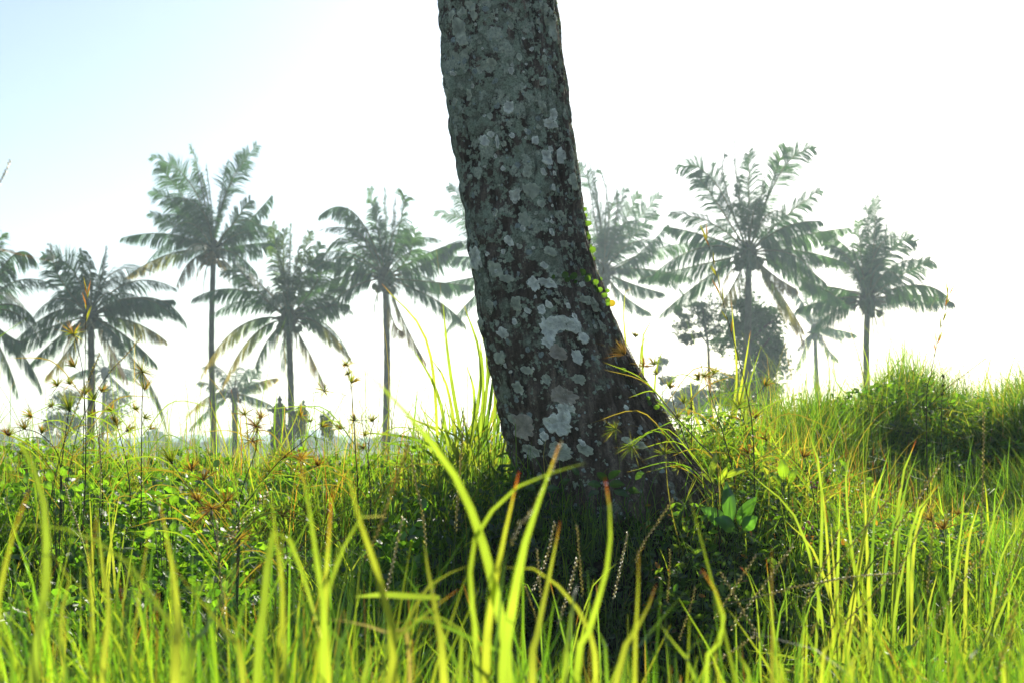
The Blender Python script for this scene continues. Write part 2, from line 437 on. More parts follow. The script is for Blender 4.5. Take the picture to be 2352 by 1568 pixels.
    c = mix(dk.outputs[0], c, (.018, .015, .014))
    sp_ = N(t, 'ShaderNodeMapRange'); L(noise(170, 4, .8), sp_.inputs[0]); sp_.inputs[1].default_value = .35; sp_.inputs[2].default_value = .65; sp_.inputs[3].default_value = .55; sp_.inputs[4].default_value = 1.3
    mm = N(t, 'ShaderNodeMix', data_type='RGBA', blend_type='MULTIPLY'); mm.inputs[0].default_value = 1; L(c, mm.inputs[6]); L(sp_.outputs[0], mm.inputs[7]); c = mm.outputs[2]
    pb = N(t, 'ShaderNodeBsdfPrincipled'); L(c, pb.inputs['Base Color']); pb.inputs['Roughness'].default_value = .92; pb.inputs['Specular IOR Level'].default_value = .15
    hgt = math_('ADD', noise(60, 10, .7, mp.outputs[0]), math_('MULTIPLY', math_('ADD', f2, math_('ADD', f3, math_('ADD', s1, s2))), .12))
    bp = N(t, 'ShaderNodeBump'); bp.inputs['Strength'].default_value = .9; bp.inputs['Distance'].default_value = .015; L(hgt, bp.inputs['Height']); L(bp.outputs[0], pb.inputs['Normal'])
    out = N(t, 'ShaderNodeOutputMaterial'); L(pb.outputs[0], out.inputs[0])
    me = np_mesh('trunk', V-np.array(TB), F)
    link('trunk', me, m, tree)
build_trunk()

def trunk_at(px, py):
    """angle and height of the bark seen at a pixel"""
    D = TD-.18; th, z = -1.5, 1.
    for _ in range(8):
        p = P(px, py, D); z = p.z
        cx, r, ry = [float(v) for v in trunk_axis(z)]
        s = max(-.985, min(.985, (p.x-cx)/r)); th = -math.acos(s); D = TD+ry*math.sin(th)
    return th, z
def patch(px, py, rx, ry_, col, name='lichen_patch', lobes=1.0, thick=.0035, pale=True):
    th0, z0 = trunk_at(px, py); cx, r, ryy = [float(v) for v in trunk_axis(z0)]
    k = 4.35/FPX; ax, az = rx*k, ry_*k
    sp = math.sqrt((r*math.sin(th0))**2+(ryy*math.cos(th0))**2)
    n, rings = (44, 4) if rx > 8 else (16, 3)
    seed = int(px*13+py*7) % 997
    a = np.arange(n)*2*math.pi/n
    rim = 1+lobes*(.26*vn(np.cos(a)*1.6, np.sin(a)*1.6, seed, 5)+.20*vn(np.cos(a)*4, np.sin(a)*4, seed, 6)+.13*vn(np.cos(a)*10, np.sin(a)*10, seed, 8))
    V, cc = [], []
    c = np.array(col)
    foreshort = max(.35, abs(math.sin(th0)))
    for q in range(rings+2):
        f = [0, .35, .7, .92, 1.0, 1.03][q] if rings == 4 else [0, .5, .9, 1.0, 1.04][q]
        last = q == rings+1
        off = (thick*(.7+.3*f) if not last else -.004)
        if q == 0:
            V.append(trunk_pt(np.array([th0]), np.array([z0]), off)[0]); cc.append(c*(.75 if pale else 1)); continue
        dx, dz = ax*f*rim*np.cos(a), az*f*rim*np.sin(a)
        thv = th0+dx/(foreshort*sp)*1.0; zv = z0+dz
        o = off+(.0012*vn(dx*90, dz*90, seed, 9) if not last else 0)
        V.extend(trunk_pt(thv, zv, o))
        sh = .70+.38*f**2+.22*vn(dx*160, dz*160, seed, 11)
        cc.extend(c[None, :]*np.reshape(sh, (-1, 1)))
    T = [(0, 1+j, 1+(j+1) % n) for j in range(n)]
    Q = [(1+(q-1)*n+j, 1+q*n+j, 1+q*n+(j+1) % n, 1+(q-1)*n+(j+1) % n) for q in range(1, rings+1) for j in range(n)]
    mb = MB(); mb.add(V, Q, T, np.array(cc)); return mb.build(name, M_lichen, tree)
WH, GR, PK = (.84, .84, .74), (.54, .56, .44), (.52, .45, .37)
big = [(1260,758,18,32,WH),(1292,744,30,17,WH),(1318,747,15,18,WH),(1339,776,11,17,WH),(1325,817,12,17,WH),(1282,810,18,16,PK),(1258,785,14,12,WH),
 (1294,909,27,20,PK),(1285,970,30,26,WH),(1294,940,13,16,WH),(1310,936,10,13,WH),(1197,978,20,29,PK),(1091,592,14,27,WH),(1226,652,13,16,WH),(1258,650,20,12,WH),
 (1244,711,9,11,WH),(1260,700,8,9,WH),(1156,765,11,14,WH),(1107,742,7,15,GR),(1188,697,12,16,GR),(1170,555,9,11,WH),(1156,578,5,6,WH),(1249,611,7,8,WH),
 (1219,1035,14,13,GR),(1345,1032,16,13,GR),(1287,1037,25,20,GR),(1337,1016,7,9,WH),(1081,14,11,12,GR),(1054,66,14,22,GR),(1038,36,6,12,GR),(1089,36,8,12,GR),(1062,93,12,13,GR),(1062,27,10,10,GR),
 (1248,15,9,12,GR),(1264,39,11,25,GR),(1270,78,6,18,GR),(1130,144,10,10,GR),(1168,246,12,14,WH),(1246,245,10,15,GR),(1270,261,9,13,WH),(1265,284,15,13,WH),
 (1111,323,10,13,WH),(1128,309,8,8,WH),(1143,327,5,16,WH),(1227,324,9,10,WH),(1255,363,12,16,WH),(1291,357,8,19,WH),(1210,396,11,15,GR),(1183,449,12,12,WH),(1219,438,15,17,GR),(1246,396,8,8,WH),
 (1315,415,6,22,GR),(1020,186,5,13,GR),(1026,213,5,12,GR),(1046,236,5,9,GR),(1075,218,7,12,GR),(1245,186,8,10,GR),(1249,135,6,10,GR),(1240,470,9,10,GR),(1140,620,12,18,GR),(1128,700,8,12,GR),
 (1165,640,14,9,GR),(1148,820,10,14,GR),(1210,850,12,10,GR),(1190,890,10,12,GR),(1255,870,9,11,GR),(1330,870,14,11,GR),(1300,560,11,9,GR),(1262,580,12,11,GR),(1290,500,10,13,GR),(1205,505,13,16,GR),(1176,960,9,10,GR),(1250,1000,9,9,WH),(1240,1015,6,6,WH),(1440,1010,10,8,GR),(1466,1020,12,9,GR),(1385,750,9,14,GR),(1350,690,14,10,GR),(1365,700,9,16,GR)]
for b in big: patch(*b)
rr = random.Random(3)
for k in range(150):
    py = rr.uniform(5, 1050); fx = rr.uniform(.08, .9)
    xl = np.interp(py, LE[:, 0], LE[:, 1]); xr_ = np.interp(py, RE[:, 0], RE[:, 1])
    s = rr.choice([2.5, 3, 3, 4, 5, 6]); px = xl+(xr_-xl)*fx
    if rr.random() < fx*.45*(py/1000): continue
    patch(px, py, s*(.7 if fx < .15 or fx > .8 else 1), s*rr.uniform(.9, 1.5), rr.choice([WH, WH, GR, GR]), 'lichen_spot', 1.0, .0025)

def build_moss():
    mb = MB(); r = random.Random(5)
    for k in range(3600):
        py = r.uniform(0, 1180)
        if r.random() > (.35+.65*(py/1100)): continue
        z = P(1176, py, TD).z
        th = r.gauss(-.05, .22 if py < 600 else .32)
        p = trunk_pt(np.array([th]), np.array([z]))[0]
        q = Vector((math.cos(th), math.sin(th), r.uniform(-.3, .9))).normalized()
        L = r.uniform(.004, .013 if py < 700 else .022); w = r.uniform(.001, .003)
        s = Vector((-q.y, q.x, r.uniform(-.5, .5))).normalized()*w
        a = Vector(p)-q*.002; b = a+q*L+Vector((0, 0, -L*.3))
        g = r.random(); col = np.array([.06, .11, .02])*(1-g)+np.array([.11, .10, .045])*g
        mb.add([a-s, a+s, b], (), [(0, 1, 2)], col)
    o = mb.build('moss', M_moss, tree); o['kind'] = 'stuff'
build_moss()

# climbing fern with coin leaves
fern = thing('climbing_fern', 'small creeper with round green coin leaves climbing the lit side of the trunk', 'creeper', Vector(trunk_pt(np.array([-.3]), np.array([.85]))[0]))
FL = [(1342,481),(1345,495),(1351,514,9),(1341,508),(1349,544,9),(1347,536),(1353,576,9),(1358,586),(1361,595,8),(1356,566,6),(1268,639,6),(1291,636,9),(1297,646,7),(1317,636,10),(1321,650,5),(1336,628,10),(1345,643,9),(1352,635,8),(1362,651,9),(1373,668,9),(1379,641,6),(1381,654,7),(1379,681,9),(1395,668,7),(1395,689,9),(1405,697,10),(1384,693,6),(1390,700,7),(1424,852,9),(1492,927,8),(1499,936,8),(1487,915,6),(1370,660,6),(1309,641,6)]
def coin_leaf(px, py, rp, r):
    th, z = trunk_at(px, py)
    xr_ = np.interp(py, RE[:, 0], RE[:, 1])
    base = Vector(trunk_pt(np.array([th]), np.array([z]), .001)[0])
    if px > xr_-6: c = P(px, py, TD-.03+r.uniform(-.02, .02)); base = Vector(trunk_pt(np.array([-.25]), np.array([c.z]), .001)[0])
    else:
        nrm = Vector((math.cos(th), math.sin(th), .2)).normalized(); c = base+nrm*r.uniform(.008, .016)
    rad = rp*4.4/FPX*.92
    nrm = (Vector((0, -1, 0))+Vector((r.uniform(-.5, .5), 0, r.uniform(-.4, .6)))).normalized()
    up = (c-base); up = (up-nrm*up.dot(nrm)); up = up.normalized() if up.length > 1e-4 else Vector((0, 0, 1))
    sd_ = up.cross(nrm).normalized(); n = 14
    V = [tuple(c-nrm*rad*.18)]; asp = r.uniform(.78, 1.0)
    for f, dz in ((.6, -.08), (1, .1)):
        for j in range(n):
            a = 2*math.pi*j/n; V.append(tuple(c+sd_*rad*f*math.cos(a)*asp+up*rad*f*math.sin(a)+nrm*rad*dz))
    T = [(0, 1+j, 1+(j+1) % n) for j in range(n)]; Q = [(1+j, 1+n+j, 1+n+(j+1) % n, 1+(j+1) % n) for j in range(n)]
    mb = MB(); g = r.uniform(.8, 1.25); col = np.array([.048, .10, .026])*g
    if (px, py) == (1405, 697): col = np.array([.16, .13, .03])
    mb.add(V, Q, T, col); mb.tube([base, base.lerp(c, .6), c-up*rad*.8], .0009, 4, (.06, .09, .02))
    return mb.build('leaf', M_weed, fern)
rr = random.Random(9)
for f in FL: coin_leaf(f[0], f[1], f[2] if len(f) > 2 else 6, rr)
mb = MB()
for path in ([(1337,465),(1343,500),(1348,540),(1354,580),(1362,610)], [(1262,640),(1290,640),(1318,638),(1345,640),(1365,655),(1380,680),(1398,696)], [(1362,610),(1372,632),(1378,655),(1385,680)], [(1398,696),(1412,740),(1425,800),(1424,850),(1455,890),(1492,927)]):
    pts = []
    for a, b in path:
        th, z = trunk_at(min(a, np.interp(b, RE[:, 0], RE[:, 1])-4), b); pts.append(trunk_pt(np.array([th]), np.array([z]), .003)[0])
    mb.tube(bez(pts, 18), .0012, 5, (.05, .05, .02))
# loose aerial tendril
mb.tube(bez([P(1357, 606, TD-.05), P(1372, 598, TD-.05), P(1386, 612, TD-.05), P(1384, 632, TD-.04)], 12), .0008, 4, (.10, .07, .04))
mb.build('stem', M_stem, fern)

# ---------------------------------------------------------------- fronds and palms
UPZ = np.array([0, 0, 1.])
def frond_mesh(mb, p0, p1, p2, hang=.8, n=56, LL=.95, col=(.035, .06, .022), col2=None, r=random, roll=0., wid=.05, torn=.15):
    p0, p1, p2 = [np.array(tuple(p), float) for p in (p0, p1, p2)]
    c1 = 2*p1-.5*p0-.5*p2
    ts = np.linspace(0, 1, 14)
    B = lambda t: (1-t)**2*p0+2*t*(1-t)*c1+t*t*p2
    dB = lambda t: 2*(1-t)*(c1-p0)+2*t*(p2-c1)
    mb.tube([B(t) for t in ts], np.linspace(.045, .008, 14), 5, np.array([.07, .075, .03]))
    col = np.array(col); col2 = col if col2 is None else np.array(col2)
    V, Q, T, cc = [], [], [], []
    bias = r.uniform(0, 6); k = 0
    side0 = None
    for i in range(n):
        t = .14+.86*(i+.5)/n
        Tn = dB(t); Tn /= np.linalg.norm(Tn)
        s = np.cross(Tn, UPZ); ns = np.linalg.norm(s)
        if ns < .35:
            s = np.cross(Tn, np.array([.3, 1., 0])); ns = np.linalg.norm(s)
        s /= ns
        if side0 is not None and np.dot(s, side0) < 0: s = -s
        side0 = s
        upv = np.cross(s, Tn)
        if roll: s = s*math.cos(roll)+upv*math.sin(roll)
        prof = min(1, .45+1.6*(t-.14))*(1-.72*max(0, (t-.4)/.6)**1.6); cl = .5*math.sin(i*.9+bias)+.5*math.sin(i*.37+2*bias)
        pos = B(t)
        for sg in (-1, 1):
            if math.sin(t*23+bias+sg) > 1-torn*1.2: continue
            L = LL*prof*r.uniform(.82, 1.08)
            d = s*sg*(1-.45*hang)*.85+Tn*(.5+.35*t+.16*cl)-UPZ*hang*1.1+np.array([r.uniform(-.09, .09), r.uniform(-.09, .09), r.uniform(-.08, .08)])
            d /= np.linalg.norm(d)
            w = Tn*wid*.5*r.uniform(.8, 1.1)
            m_ = pos+d*L*.5
            d2 = d-UPZ*(.45+.5*hang); d2 /= np.linalg.norm(d2)
            e = m_+d2*L*.5
            b = len(V)
            V += [pos-w*.6, pos+w*.6, m_-w, m_+w, e]
            Q.append((b, b+1, b+3, b+2)); T.append((b+2, b+3, b+4))
            g = r.uniform(.75, 1.25); f = min(1, max(0, t*1.3-.3)); cx_ = (col*(1-f)+col2*f)*g
            cc += [cx_]*5
    mb.add(V, Q, T, np.array(cc))

DK = (.022, .060, .034); MD = (.04, .10, .032); YL = (.30, .22, .04); BR = (.15, .09, .035)
def palm(label, D, cx_, cy_, base, fr, rt=.16, scale=1., nback=12, cocos=8, seed=1, lean=0, dead=4, cococol=(.06, .07, .025), group='coconut palms along the skyline'):
    r = random.Random(seed)
    c = P(cx_, cy_, D)
    bx, by = base; bp = P(bx, by, D); g = -.4
    rootp = Vector((bp.x+(bp.x-c.x)*.05, D, g))
    root = thing('coconut_palm', label, 'palm', rootp, group)
    mb = MB(); n = 40
    pts = bez([rootp, bp+Vector((lean*.3, 0, 0)), c.lerp(bp, .5)+Vector((lean, 0, 0)), c+Vector((0, 0, .15))], n)
    rad = [rt*(1.0+.55*math.exp(-i/2.5)+.05*math.sin(i*2.1)-.28*i/n) for i in range(n)]
    cols = [np.array([.075, .065, .055])*r.uniform(.7, 1.2) for _ in range(n)]
    mb.tube(pts, rad, 10, np.array(cols)); mb.build('trunk', M_ptrunk, root)
    # fibrous boot
    mb = MB(); mb.ball(c+Vector((0, 0, .25*scale)), .42*scale, (.05, .04, .025), 10, 7, (.85, .85, 1.5))
    for k in range(26):
        a = r.uniform(0, 6.28); e = r.uniform(-.6, 1.0)
        d = Vector((math.cos(a)*math.cos(e), math.sin(a)*math.cos(e), math.sin(e)))
        q = c+Vector((0, 0, r.uniform(-.1, .5)))*scale
        mb.tube([q, q+d*.45*scale, q+d*.8*scale+Vector((0, 0, -.12))], [.06, .04, .015], 4, (.055, .05, .03))
    mb.build('crown_shaft', M_ptrunk, root)
    k_ = D/FPX
    for f in fr:
        mx, my, tx, ty = f[:4]; kind = f[4] if len(f) > 4 else ''
        ang = math.atan2(-(my-cy_), abs(mx-cx_)+1e-3)
        dep = r.uniform(-1, 1)*.9*scale
        L = math.hypot(tx-cx_, ty-cy_)*k_
        if L < 3*scale: dep = (1 if dep > 0 else -1)*math.sqrt(max(.3, (3.3*scale)**2-L*L))
        if math.hypot(mx-cx_, my-cy_) > math.hypot(tx-cx_, ty-cy_)*1.25: dep *= .5
        mid = P(mx, my, D)+Vector((0, dep*.55, 0)); tip = P(tx, ty, D)+Vector((0, dep, 0))
        st = c+Vector((0, 0, .3*scale))+(mid-c).normalized()*.15
        up = ang > R(40)
        hang = .2 if up else .95
        if 'f' in kind: hang = .12
        if 'h' in kind: hang = 1.1
        col = MD if r.random() < .35 else DK; col2 = None
        if 'y' in kind: col, col2 = MD, YL
        if 'b' in kind: col, col2 = (.09, .08, .03), BR
        if 'g' in kind: col = (.055, .10, .02)
        m2 = MB()
        frond_mesh(m2, st, mid, tip, hang, 108, 1.1*scale, col, col2, r, roll=(1.35 if 'f' in kind else r.uniform(.5, 1.4) if up else r.uniform(-.2, .2)), wid=(.044 if up else .046)*scale, torn=.14)
        m2.build('frond', M_palm, root)
    for k in range(nback):
        a = r.uniform(0, 6.28); e = r.uniform(-.1, 1.25)
        L = r.uniform(3.2, 4.3)*scale
        hd = Vector((math.cos(a)*.55, math.sin(a), 0)).normalized()
        d0 = hd*math.cos(e)+Vector((0, 0, math.sin(e)))
        st = c+Vector((0, 0, .3*scale)); mid = st+d0*L*.55
        tip = mid+(hd*.75*math.cos(e*.6)+Vector((0, 0, math.sin(e)*.7-.55))).normalized()*L*.5
        m2 = MB(); frond_mesh(m2, st, mid, tip, .3+.6*(1-e/1.25), 64, 1.05*scale, DK, None, r, wid=.045*scale, roll=r.uniform(-1, 1)*e)
        m2.build('frond', M_palm, root)
    for k in range(dead):
        a = r.uniform(0, 6.28); L = r.uniform(1.2, 2.2)*scale
        hd = Vector((math.cos(a), math.sin(a), 0)); st = c
        mid = st+hd*L*.45+Vector((0, 0, -.3*L)); tip = mid+hd*.15*L+Vector((0, 0, -.55*L))
        m2 = MB(); frond_mesh(m2, st, mid, tip, 1.1, 22, .5*scale, (.09, .07, .03), BR, r, wid=.05*scale, torn=.4)
        m2.build('dead_frond', M_palm, root)
    for k in range(cocos):
        a = r.uniform(0, 6.28) if k % 3 else -1.57+r.uniform(-.8, .8)
        q = c+Vector((math.cos(a)*.5, math.sin(a)*.45, r.uniform(-.35, .12)))*scale
        m2 = MB(); m2.ball(q, .14*scale, np.array(cococol)*r.uniform(.8, 1.3), 10, 7, (1, 1, 1.2)); m2.build('coconut', M_coco, root)
    return root

palm('tall slender coconut palm with two pale feathery fronds spread above its head', 66, 490, 592, (493, 1000),
 [(440,425,350,362,'f'),(412,440,362,385,'f'),(522,440,590,335,'f'),(515,450,560,345,'f'),(468,450,440,335),(483,480,468,372),(500,470,515,368),(478,470,462,400),(498,500,520,420),
  (432,490,350,440),(430,535,350,492),(392,540,285,550,'h'),(388,583,285,635,'y'),(560,520,625,448,'h'),(540,505,573,455),(562,556,622,545),(550,590,608,640),(452,612,438,672,'b'),(530,622,552,668),(455,540,400,470),(520,540,560,480)],
 .165, seed=11, cocos=12, lean=-.12, cococol=(.16, .085, .03))
palm('drooping dark coconut palm rising between tufts of bur grass', 60, 208, 742, (207, 1010),
 [(165,620,98,585,'f'),(150,650,128,570),(228,650,240,565),(196,640,188,575),(207,650,206,590),(225,640,236,600),(138,672,68,698),(150,720,72,790),(125,775,58,832,'h'),(100,760,30,800),
  (345,685,432,745,'h'),(300,700,402,690),(290,735,358,775,'y'),(290,775,352,835),(320,850,372,968,'h'),(255,690,238,640),(180,800,140,870,'y'),(240,800,262,868,'b'),(270,760,320,800),(160,690,118,640)],
 .19, seed=12, cocos=8, lean=.05, cococol=(.07, .07, .03))
palm('low coconut palm with a dense upright green head next to the stone shrine', 62, 662, 748, (668, 1000),
 [(640,610,622,512,'g'),(650,600,650,525,'g'),(668,610,672,520,'g'),(690,615,708,530,'g'),(700,640,735,560),(655,640,640,560,'g'),(675,640,690,570,'g'),(720,660,745,600),
  (555,668,450,690),(580,640,500,620),(600,675,545,610),(545,752,458,862,'hy'),(580,775,515,885,'hy'),(625,790,610,850),(735,745,802,822,'hy'),(700,800,737,885,'hb'),(735,700,790,690),(720,690,780,650),(640,800,650,850)],
 .165, seed=13, cocos=9, lean=.05)
palm('small distant coconut palm low over the grass behind the taller palms', 84, 538, 915, (540, 1005),
 [(485,905,424,952,'y'),(590,880,640,868,'y'),(582,912,630,930),(485,935,435,985,'h'),(520,870,505,840),(545,870,552,845),(570,885,600,845),(515,895,470,880)],
 .22, .8, nback=5, cocos=3, seed=14, dead=1)
palm('coconut palm with torn fan tips at its top, nearest the big trunk', 64, 885, 655, (885, 1000),
 [(868,540,848,430),(884,530,880,425),(898,540,905,450),(875,560,862,470),(920,520,945,545,'h'),(925,500,930,455),(815,492,735,500,'h'),(842,560,800,490),(800,548,738,580),(790,635,688,682,'h'),(795,672,715,755,'h'),(800,610,712,600),
  (985,585,1062,562,'h'),(985,605,1045,565),(995,650,1085,660,'h'),(1000,690,1070,750,'h'),(930,745,978,832,'hb'),(905,735,935,770,'b'),(845,600,770,560),(940,600,960,540)],
 .175, seed=15, cocos=8, lean=.08)
palm('coconut palm mostly hidden behind the thick trunk', 78, 1160, 640, (1165, 1000),
 [(1085,520,1000,492,'f'),(1100,560,1015,568),(1080,590,1000,600),(1070,640,990,655,'h'),(1080,690,1020,765,'h'),(1090,500,1032,428),(1150,520,1140,440),(1200,530,1230,450),(1240,600,1300,580),(1240,660,1290,720)],
 .18, seed=16, nback=6, cocos=4)
palm('hazy coconut palm just behind the bright edge of the thick trunk', 72, 1388, 640, (1400, 1000),
 [(1375,480,1350,342,'f'),(1398,480,1380,388,'f'),(1385,530,1366,425),(1415,500,1408,405,'f'),(1372,470,1330,372,'f'),(1430,520,1470,440,'f'),(1362,480,1340,350,'f'),(1378,490,1362,352,'f'),(1390,520,1395,398),(1410,520,1440,428),(1448,530,1512,452,'f'),(1440,560,1505,495),(1400,500,1420,440),(1510,572,1632,558,'h'),(1480,618,1590,640,'h'),(1445,655,1518,680,'h'),(1435,675,1500,712,'h'),(1330,560,1280,520),(1320,620,1260,640),(1340,680,1300,740),(1375,560,1350,470),(1460,590,1530,520)],
 .19, seed=17, cocos=5, nback=16)
palm('widest coconut palm, coconuts under its crown and a yellowed frond hanging down', 58, 1720, 600, (1716, 930),
 [(1700,440,1694,308,'f'),(1722,440,1725,342),(1770,430,1805,338,'f'),(1790,400,1862,352,'f'),(1672,430,1672,345,'f'),(1635,405,1558,385,'f'),(1640,455,1600,400),(1640,510,1545,482),(1630,545,1528,520),(1605,572,1490,640,'h'),(1620,640,1518,722,'h'),(1600,610,1470,640,'h'),
  (1802,500,1882,438),(1790,530,1868,520,'h'),(1825,548,1940,530,'h'),(1825,578,1935,608,'h'),(1845,632,1960,700,'h'),(1792,680,1842,762,'hy'),(1800,690,1850,780,'hb'),(1680,650,1640,708,'y'),(1760,640,1800,680,'b'),(1740,500,1750,420),(1700,500,1690,420),(1820,600,1900,650,'h')],
 .17, seed=18, cocos=16, nback=9, cococol=(.05, .06, .025))
palm('pointed coconut palm with a tall closed spear, standing over the grassy mound', 60, 1993, 705, (1992, 900),
 [(2000,580,2001,458),(1998,590,1996,470),(2006,590,2010,500),(1978,610,1968,512),(2022,600,2034,520),(2045,575,2105,555,'f'),(2050,620,2096,600,'h'),(1960,580,1872,520,'h'),(1950,600,1890,570),(1935,655,1862,645,'h'),(1930,680,1852,700,'h'),(1940,705,1900,740,'h'),
  (2060,672,2108,655,'h'),(2105,678,2192,695,'h'),(2055,640,2110,610),(2090,660,2150,690,'h'),(1965,640,1930,590),(2015,640,2020,560)],
 .17, seed=19, cocos=7, lean=-.05)
palm('thin far coconut palm in the gap between the widest palm and the pointed one', 98, 1872, 772, (1878, 930),
 [(1845,700,1815,660,'h'),(1900,700,1918,680),(1868,700,1870,640),(1905,760,1948,775,'h'),(1842,780,1815,805,'h'),(1888,800,1905,830,'h'),(1855,800,1840,850),(1860,710,1850,650),(1885,710,1892,655)],
 .19, 1.0, seed=20, nback=5, cocos=3, dead=1)
palm('coconut palm cut by the edge of the view, its fronds reaching in over the burs', 58, -48, 735, (-45, 1000),
 [(40,590,103,616,'h'),(48,705,112,745,'h'),(40,775,92,792,'h'),(45,810,88,895,'h'),(20,640,70,640),(-80,620,-120,560),(-120,700,-200,730),(-50,620,-40,530),(-20,620,10,540),(-110,780,-170,860),(10,820,40,905,'h')],
 .18, seed=21, cocos=5)
palm('faint thin palm in the haze behind the drooping palm', 115, 240, 862, (235, 1005),
 [(205,850,170,870,'h'),(275,850,312,872,'h'),(225,830,210,800),(255,830,270,800),(215,880,190,915),(265,880,290,910)],
 .16, .9, seed=22, nback=5, cocos=0, dead=0)

# ---------------------------------------------------------------- broadleaf trees, shrubs
def leaf_cloud(name, parent, blobs, n, size, col, seed, D):
    g = np.random.default_rng(seed); Vs = []; cs = []
    blobs = [(x+g.normal()*rx*.6, y+g.normal()*ry*.6, rx*g.uniform(.7, 1.2), ry*g.uniform(.7, 1.2)) for (x, y, rx, ry) in blobs for _ in range(4)]; per = n//len(blobs)
    for (px, py, rx, ry) in blobs:
        c = np.array(tuple(P(px, py, D))); k = D/FPX
        d = g.normal(size=(per, 3)); d /= np.linalg.norm(d, axis=1)[:, None]
        # leaves gather in small sprays inside the blob
        sp = g.normal(size=(max(6, per//16), 3)); sp /= np.linalg.norm(sp, axis=1)[:, None]; sp *= g.uniform(.1, 1.25, (len(sp), 1))**.7
        q = sp[g.integers(0, len(sp), per)]+g.normal(size=(per, 3))*.30
        ctr = c+q*np.array([rx*k, (rx+ry)/2*k, ry*k])
        a = g.normal(size=(per, 3)); a /= np.linalg.norm(a, axis=1)[:, None]
        b = np.cross(a, g.normal(size=(per, 3))); b /= np.linalg.norm(b, axis=1)[:, None]
        s = size*g.uniform(.6, 1.3, (per, 1))
        Vs.append(np.stack([ctr-a*s, ctr-b*s*.45, ctr+a*s, ctr+b*s*.45], 1).reshape(-1, 3))
        cs.append(np.repeat(np.array(col)*g.uniform(.6, 1.4, (per, 1)), 4, 0))
    V = np.vstack(Vs); cc = np.vstack(cs); m = len(V)//4
    F = np.arange(m*4).reshape(m, 4)
    me = np_mesh(name, V-np.array(parent.location), F, cc, False)
    o = link(name, me, M_tree, parent); return o
def broadtree(label, D, trunk, limbs, blobs, n, size, rt, seed, col=(.035, .065, .025), cat='tree', name='broadleaf_tree'):
    b = P(*trunk[0], D); root = thing(name, label, cat, Vector((b.x, D, -.4)))
    mb = MB(); pts = [Vector((b.x, D, -.4))]+[P(x, y, D) for x, y in trunk]
    mb.tube(bez(pts, 20), np.linspace(rt, rt*.55, 20), 8, (.06, .05, .042)); mb.build('trunk', M_ptrunk, root)
    r = random.Random(seed)
    for (ax, ay, bx, by) in limbs:
        mb = MB(); p0, p1 = P(ax, ay, D), P(bx, by, D)+Vector((0, r.uniform(-1, 1), 0))
        mb.tube(bez([p0, p0.lerp(p1, .5)+Vector((0, 0, .15)), p1], 8), np.linspace(rt*.45, rt*.12, 8), 6, (.06, .05, .042)); mb.build('limb', M_ptrunk, root)
    leaf_cloud('crown', root, blobs, n, size, col, seed, D)
broadtree('slim tree with a flat layered crown under the fronds of the widest palm', 66, [(1632,930),(1629,860),(1626,790),(1618,740)],
 [(1626,790,1580,765),(1624,770,1665,745),(1622,755,1590,720),(1620,750,1655,705),(1626,785,1680,775),(1618,740,1605,700)],
 [(1570,745,20,12),(1600,715,26,12),(1640,700,26,12),(1670,730,26,13),(1690,760,16,9),(1590,770,24,10),(1640,760,26,12),(1620,735,24,12),(1560,720,12,8),(1660,780,18,8),(1575,780,12,7)], 4200, .09, .10, 31)
broadtree('palm stump wrapped in a dark round mass of climbing leaves', 60, [(1715,940),(1715,860),(1714,780),(1716,705)],
 [(1715,860,1760,780),(1715,800,1770,740),(1715,880,1690,850),(1716,720,1740,700)],
 [(1725,712,26,16),(1750,735,34,28),(1762,775,26,34),(1735,770,28,42),(1716,760,16,60),(1740,820,30,30),(1765,830,16,20),(1700,870,36,24),(1680,890,34,28),(1730,880,34,30),(1760,880,24,22),(1665,915,30,20),(1715,920,40,24),(1692,745,22,24),(1780,800,20,26),(1772,850,24,24),(1690,810,24,30),(1765,905,26,20)], 20000, .085, .22, 32, (.045, .10, .04), name='leafy_stump')
broadtree('low hazy shrub in the distance beside the foot of the slim tree', 95, [(1560,950),(1560,920)], [(1560,940,1580,910)],
 [(1560,915,22,16),(1585,930,24,18),(1540,940,20,14),(1600,905,14,10),(1610,940,20,16)], 3200, .18, .1, 33, cat='shrub', name='distant_shrub')
broadtree('tiny tree top poking above the grass near the rim of the trunk', 95, [(1522,900),(1520,850)], [(1521,870,1530,840)],
 [(1520,832,12,6),(1530,872,14,6),(1512,850,6,5)], 700, .16, .06, 34, name='distant_tree')
broadtree('hazy bush low behind the drooping palm', 120, [(150,1010),(150,960)], [(150,980,165,930)],
 [(140,955,24,22),(165,920,20,22),(145,985,26,20),(270,935,22,24),(255,965,16,16)], 4200, .16, .1, 35, cat='bush', name='distant_bush')
broadtree('narrow pointed shrub right next to the stone shrine', 68, [(693,1020),(692,960)], [(692,990,700,940)],
 [(690,985,13,30),(702,960,10,22),(680,960,8,18),(745,985,10,22)], 2600, .10, .08, 36, cat='shrub', name='pointed_shrub')
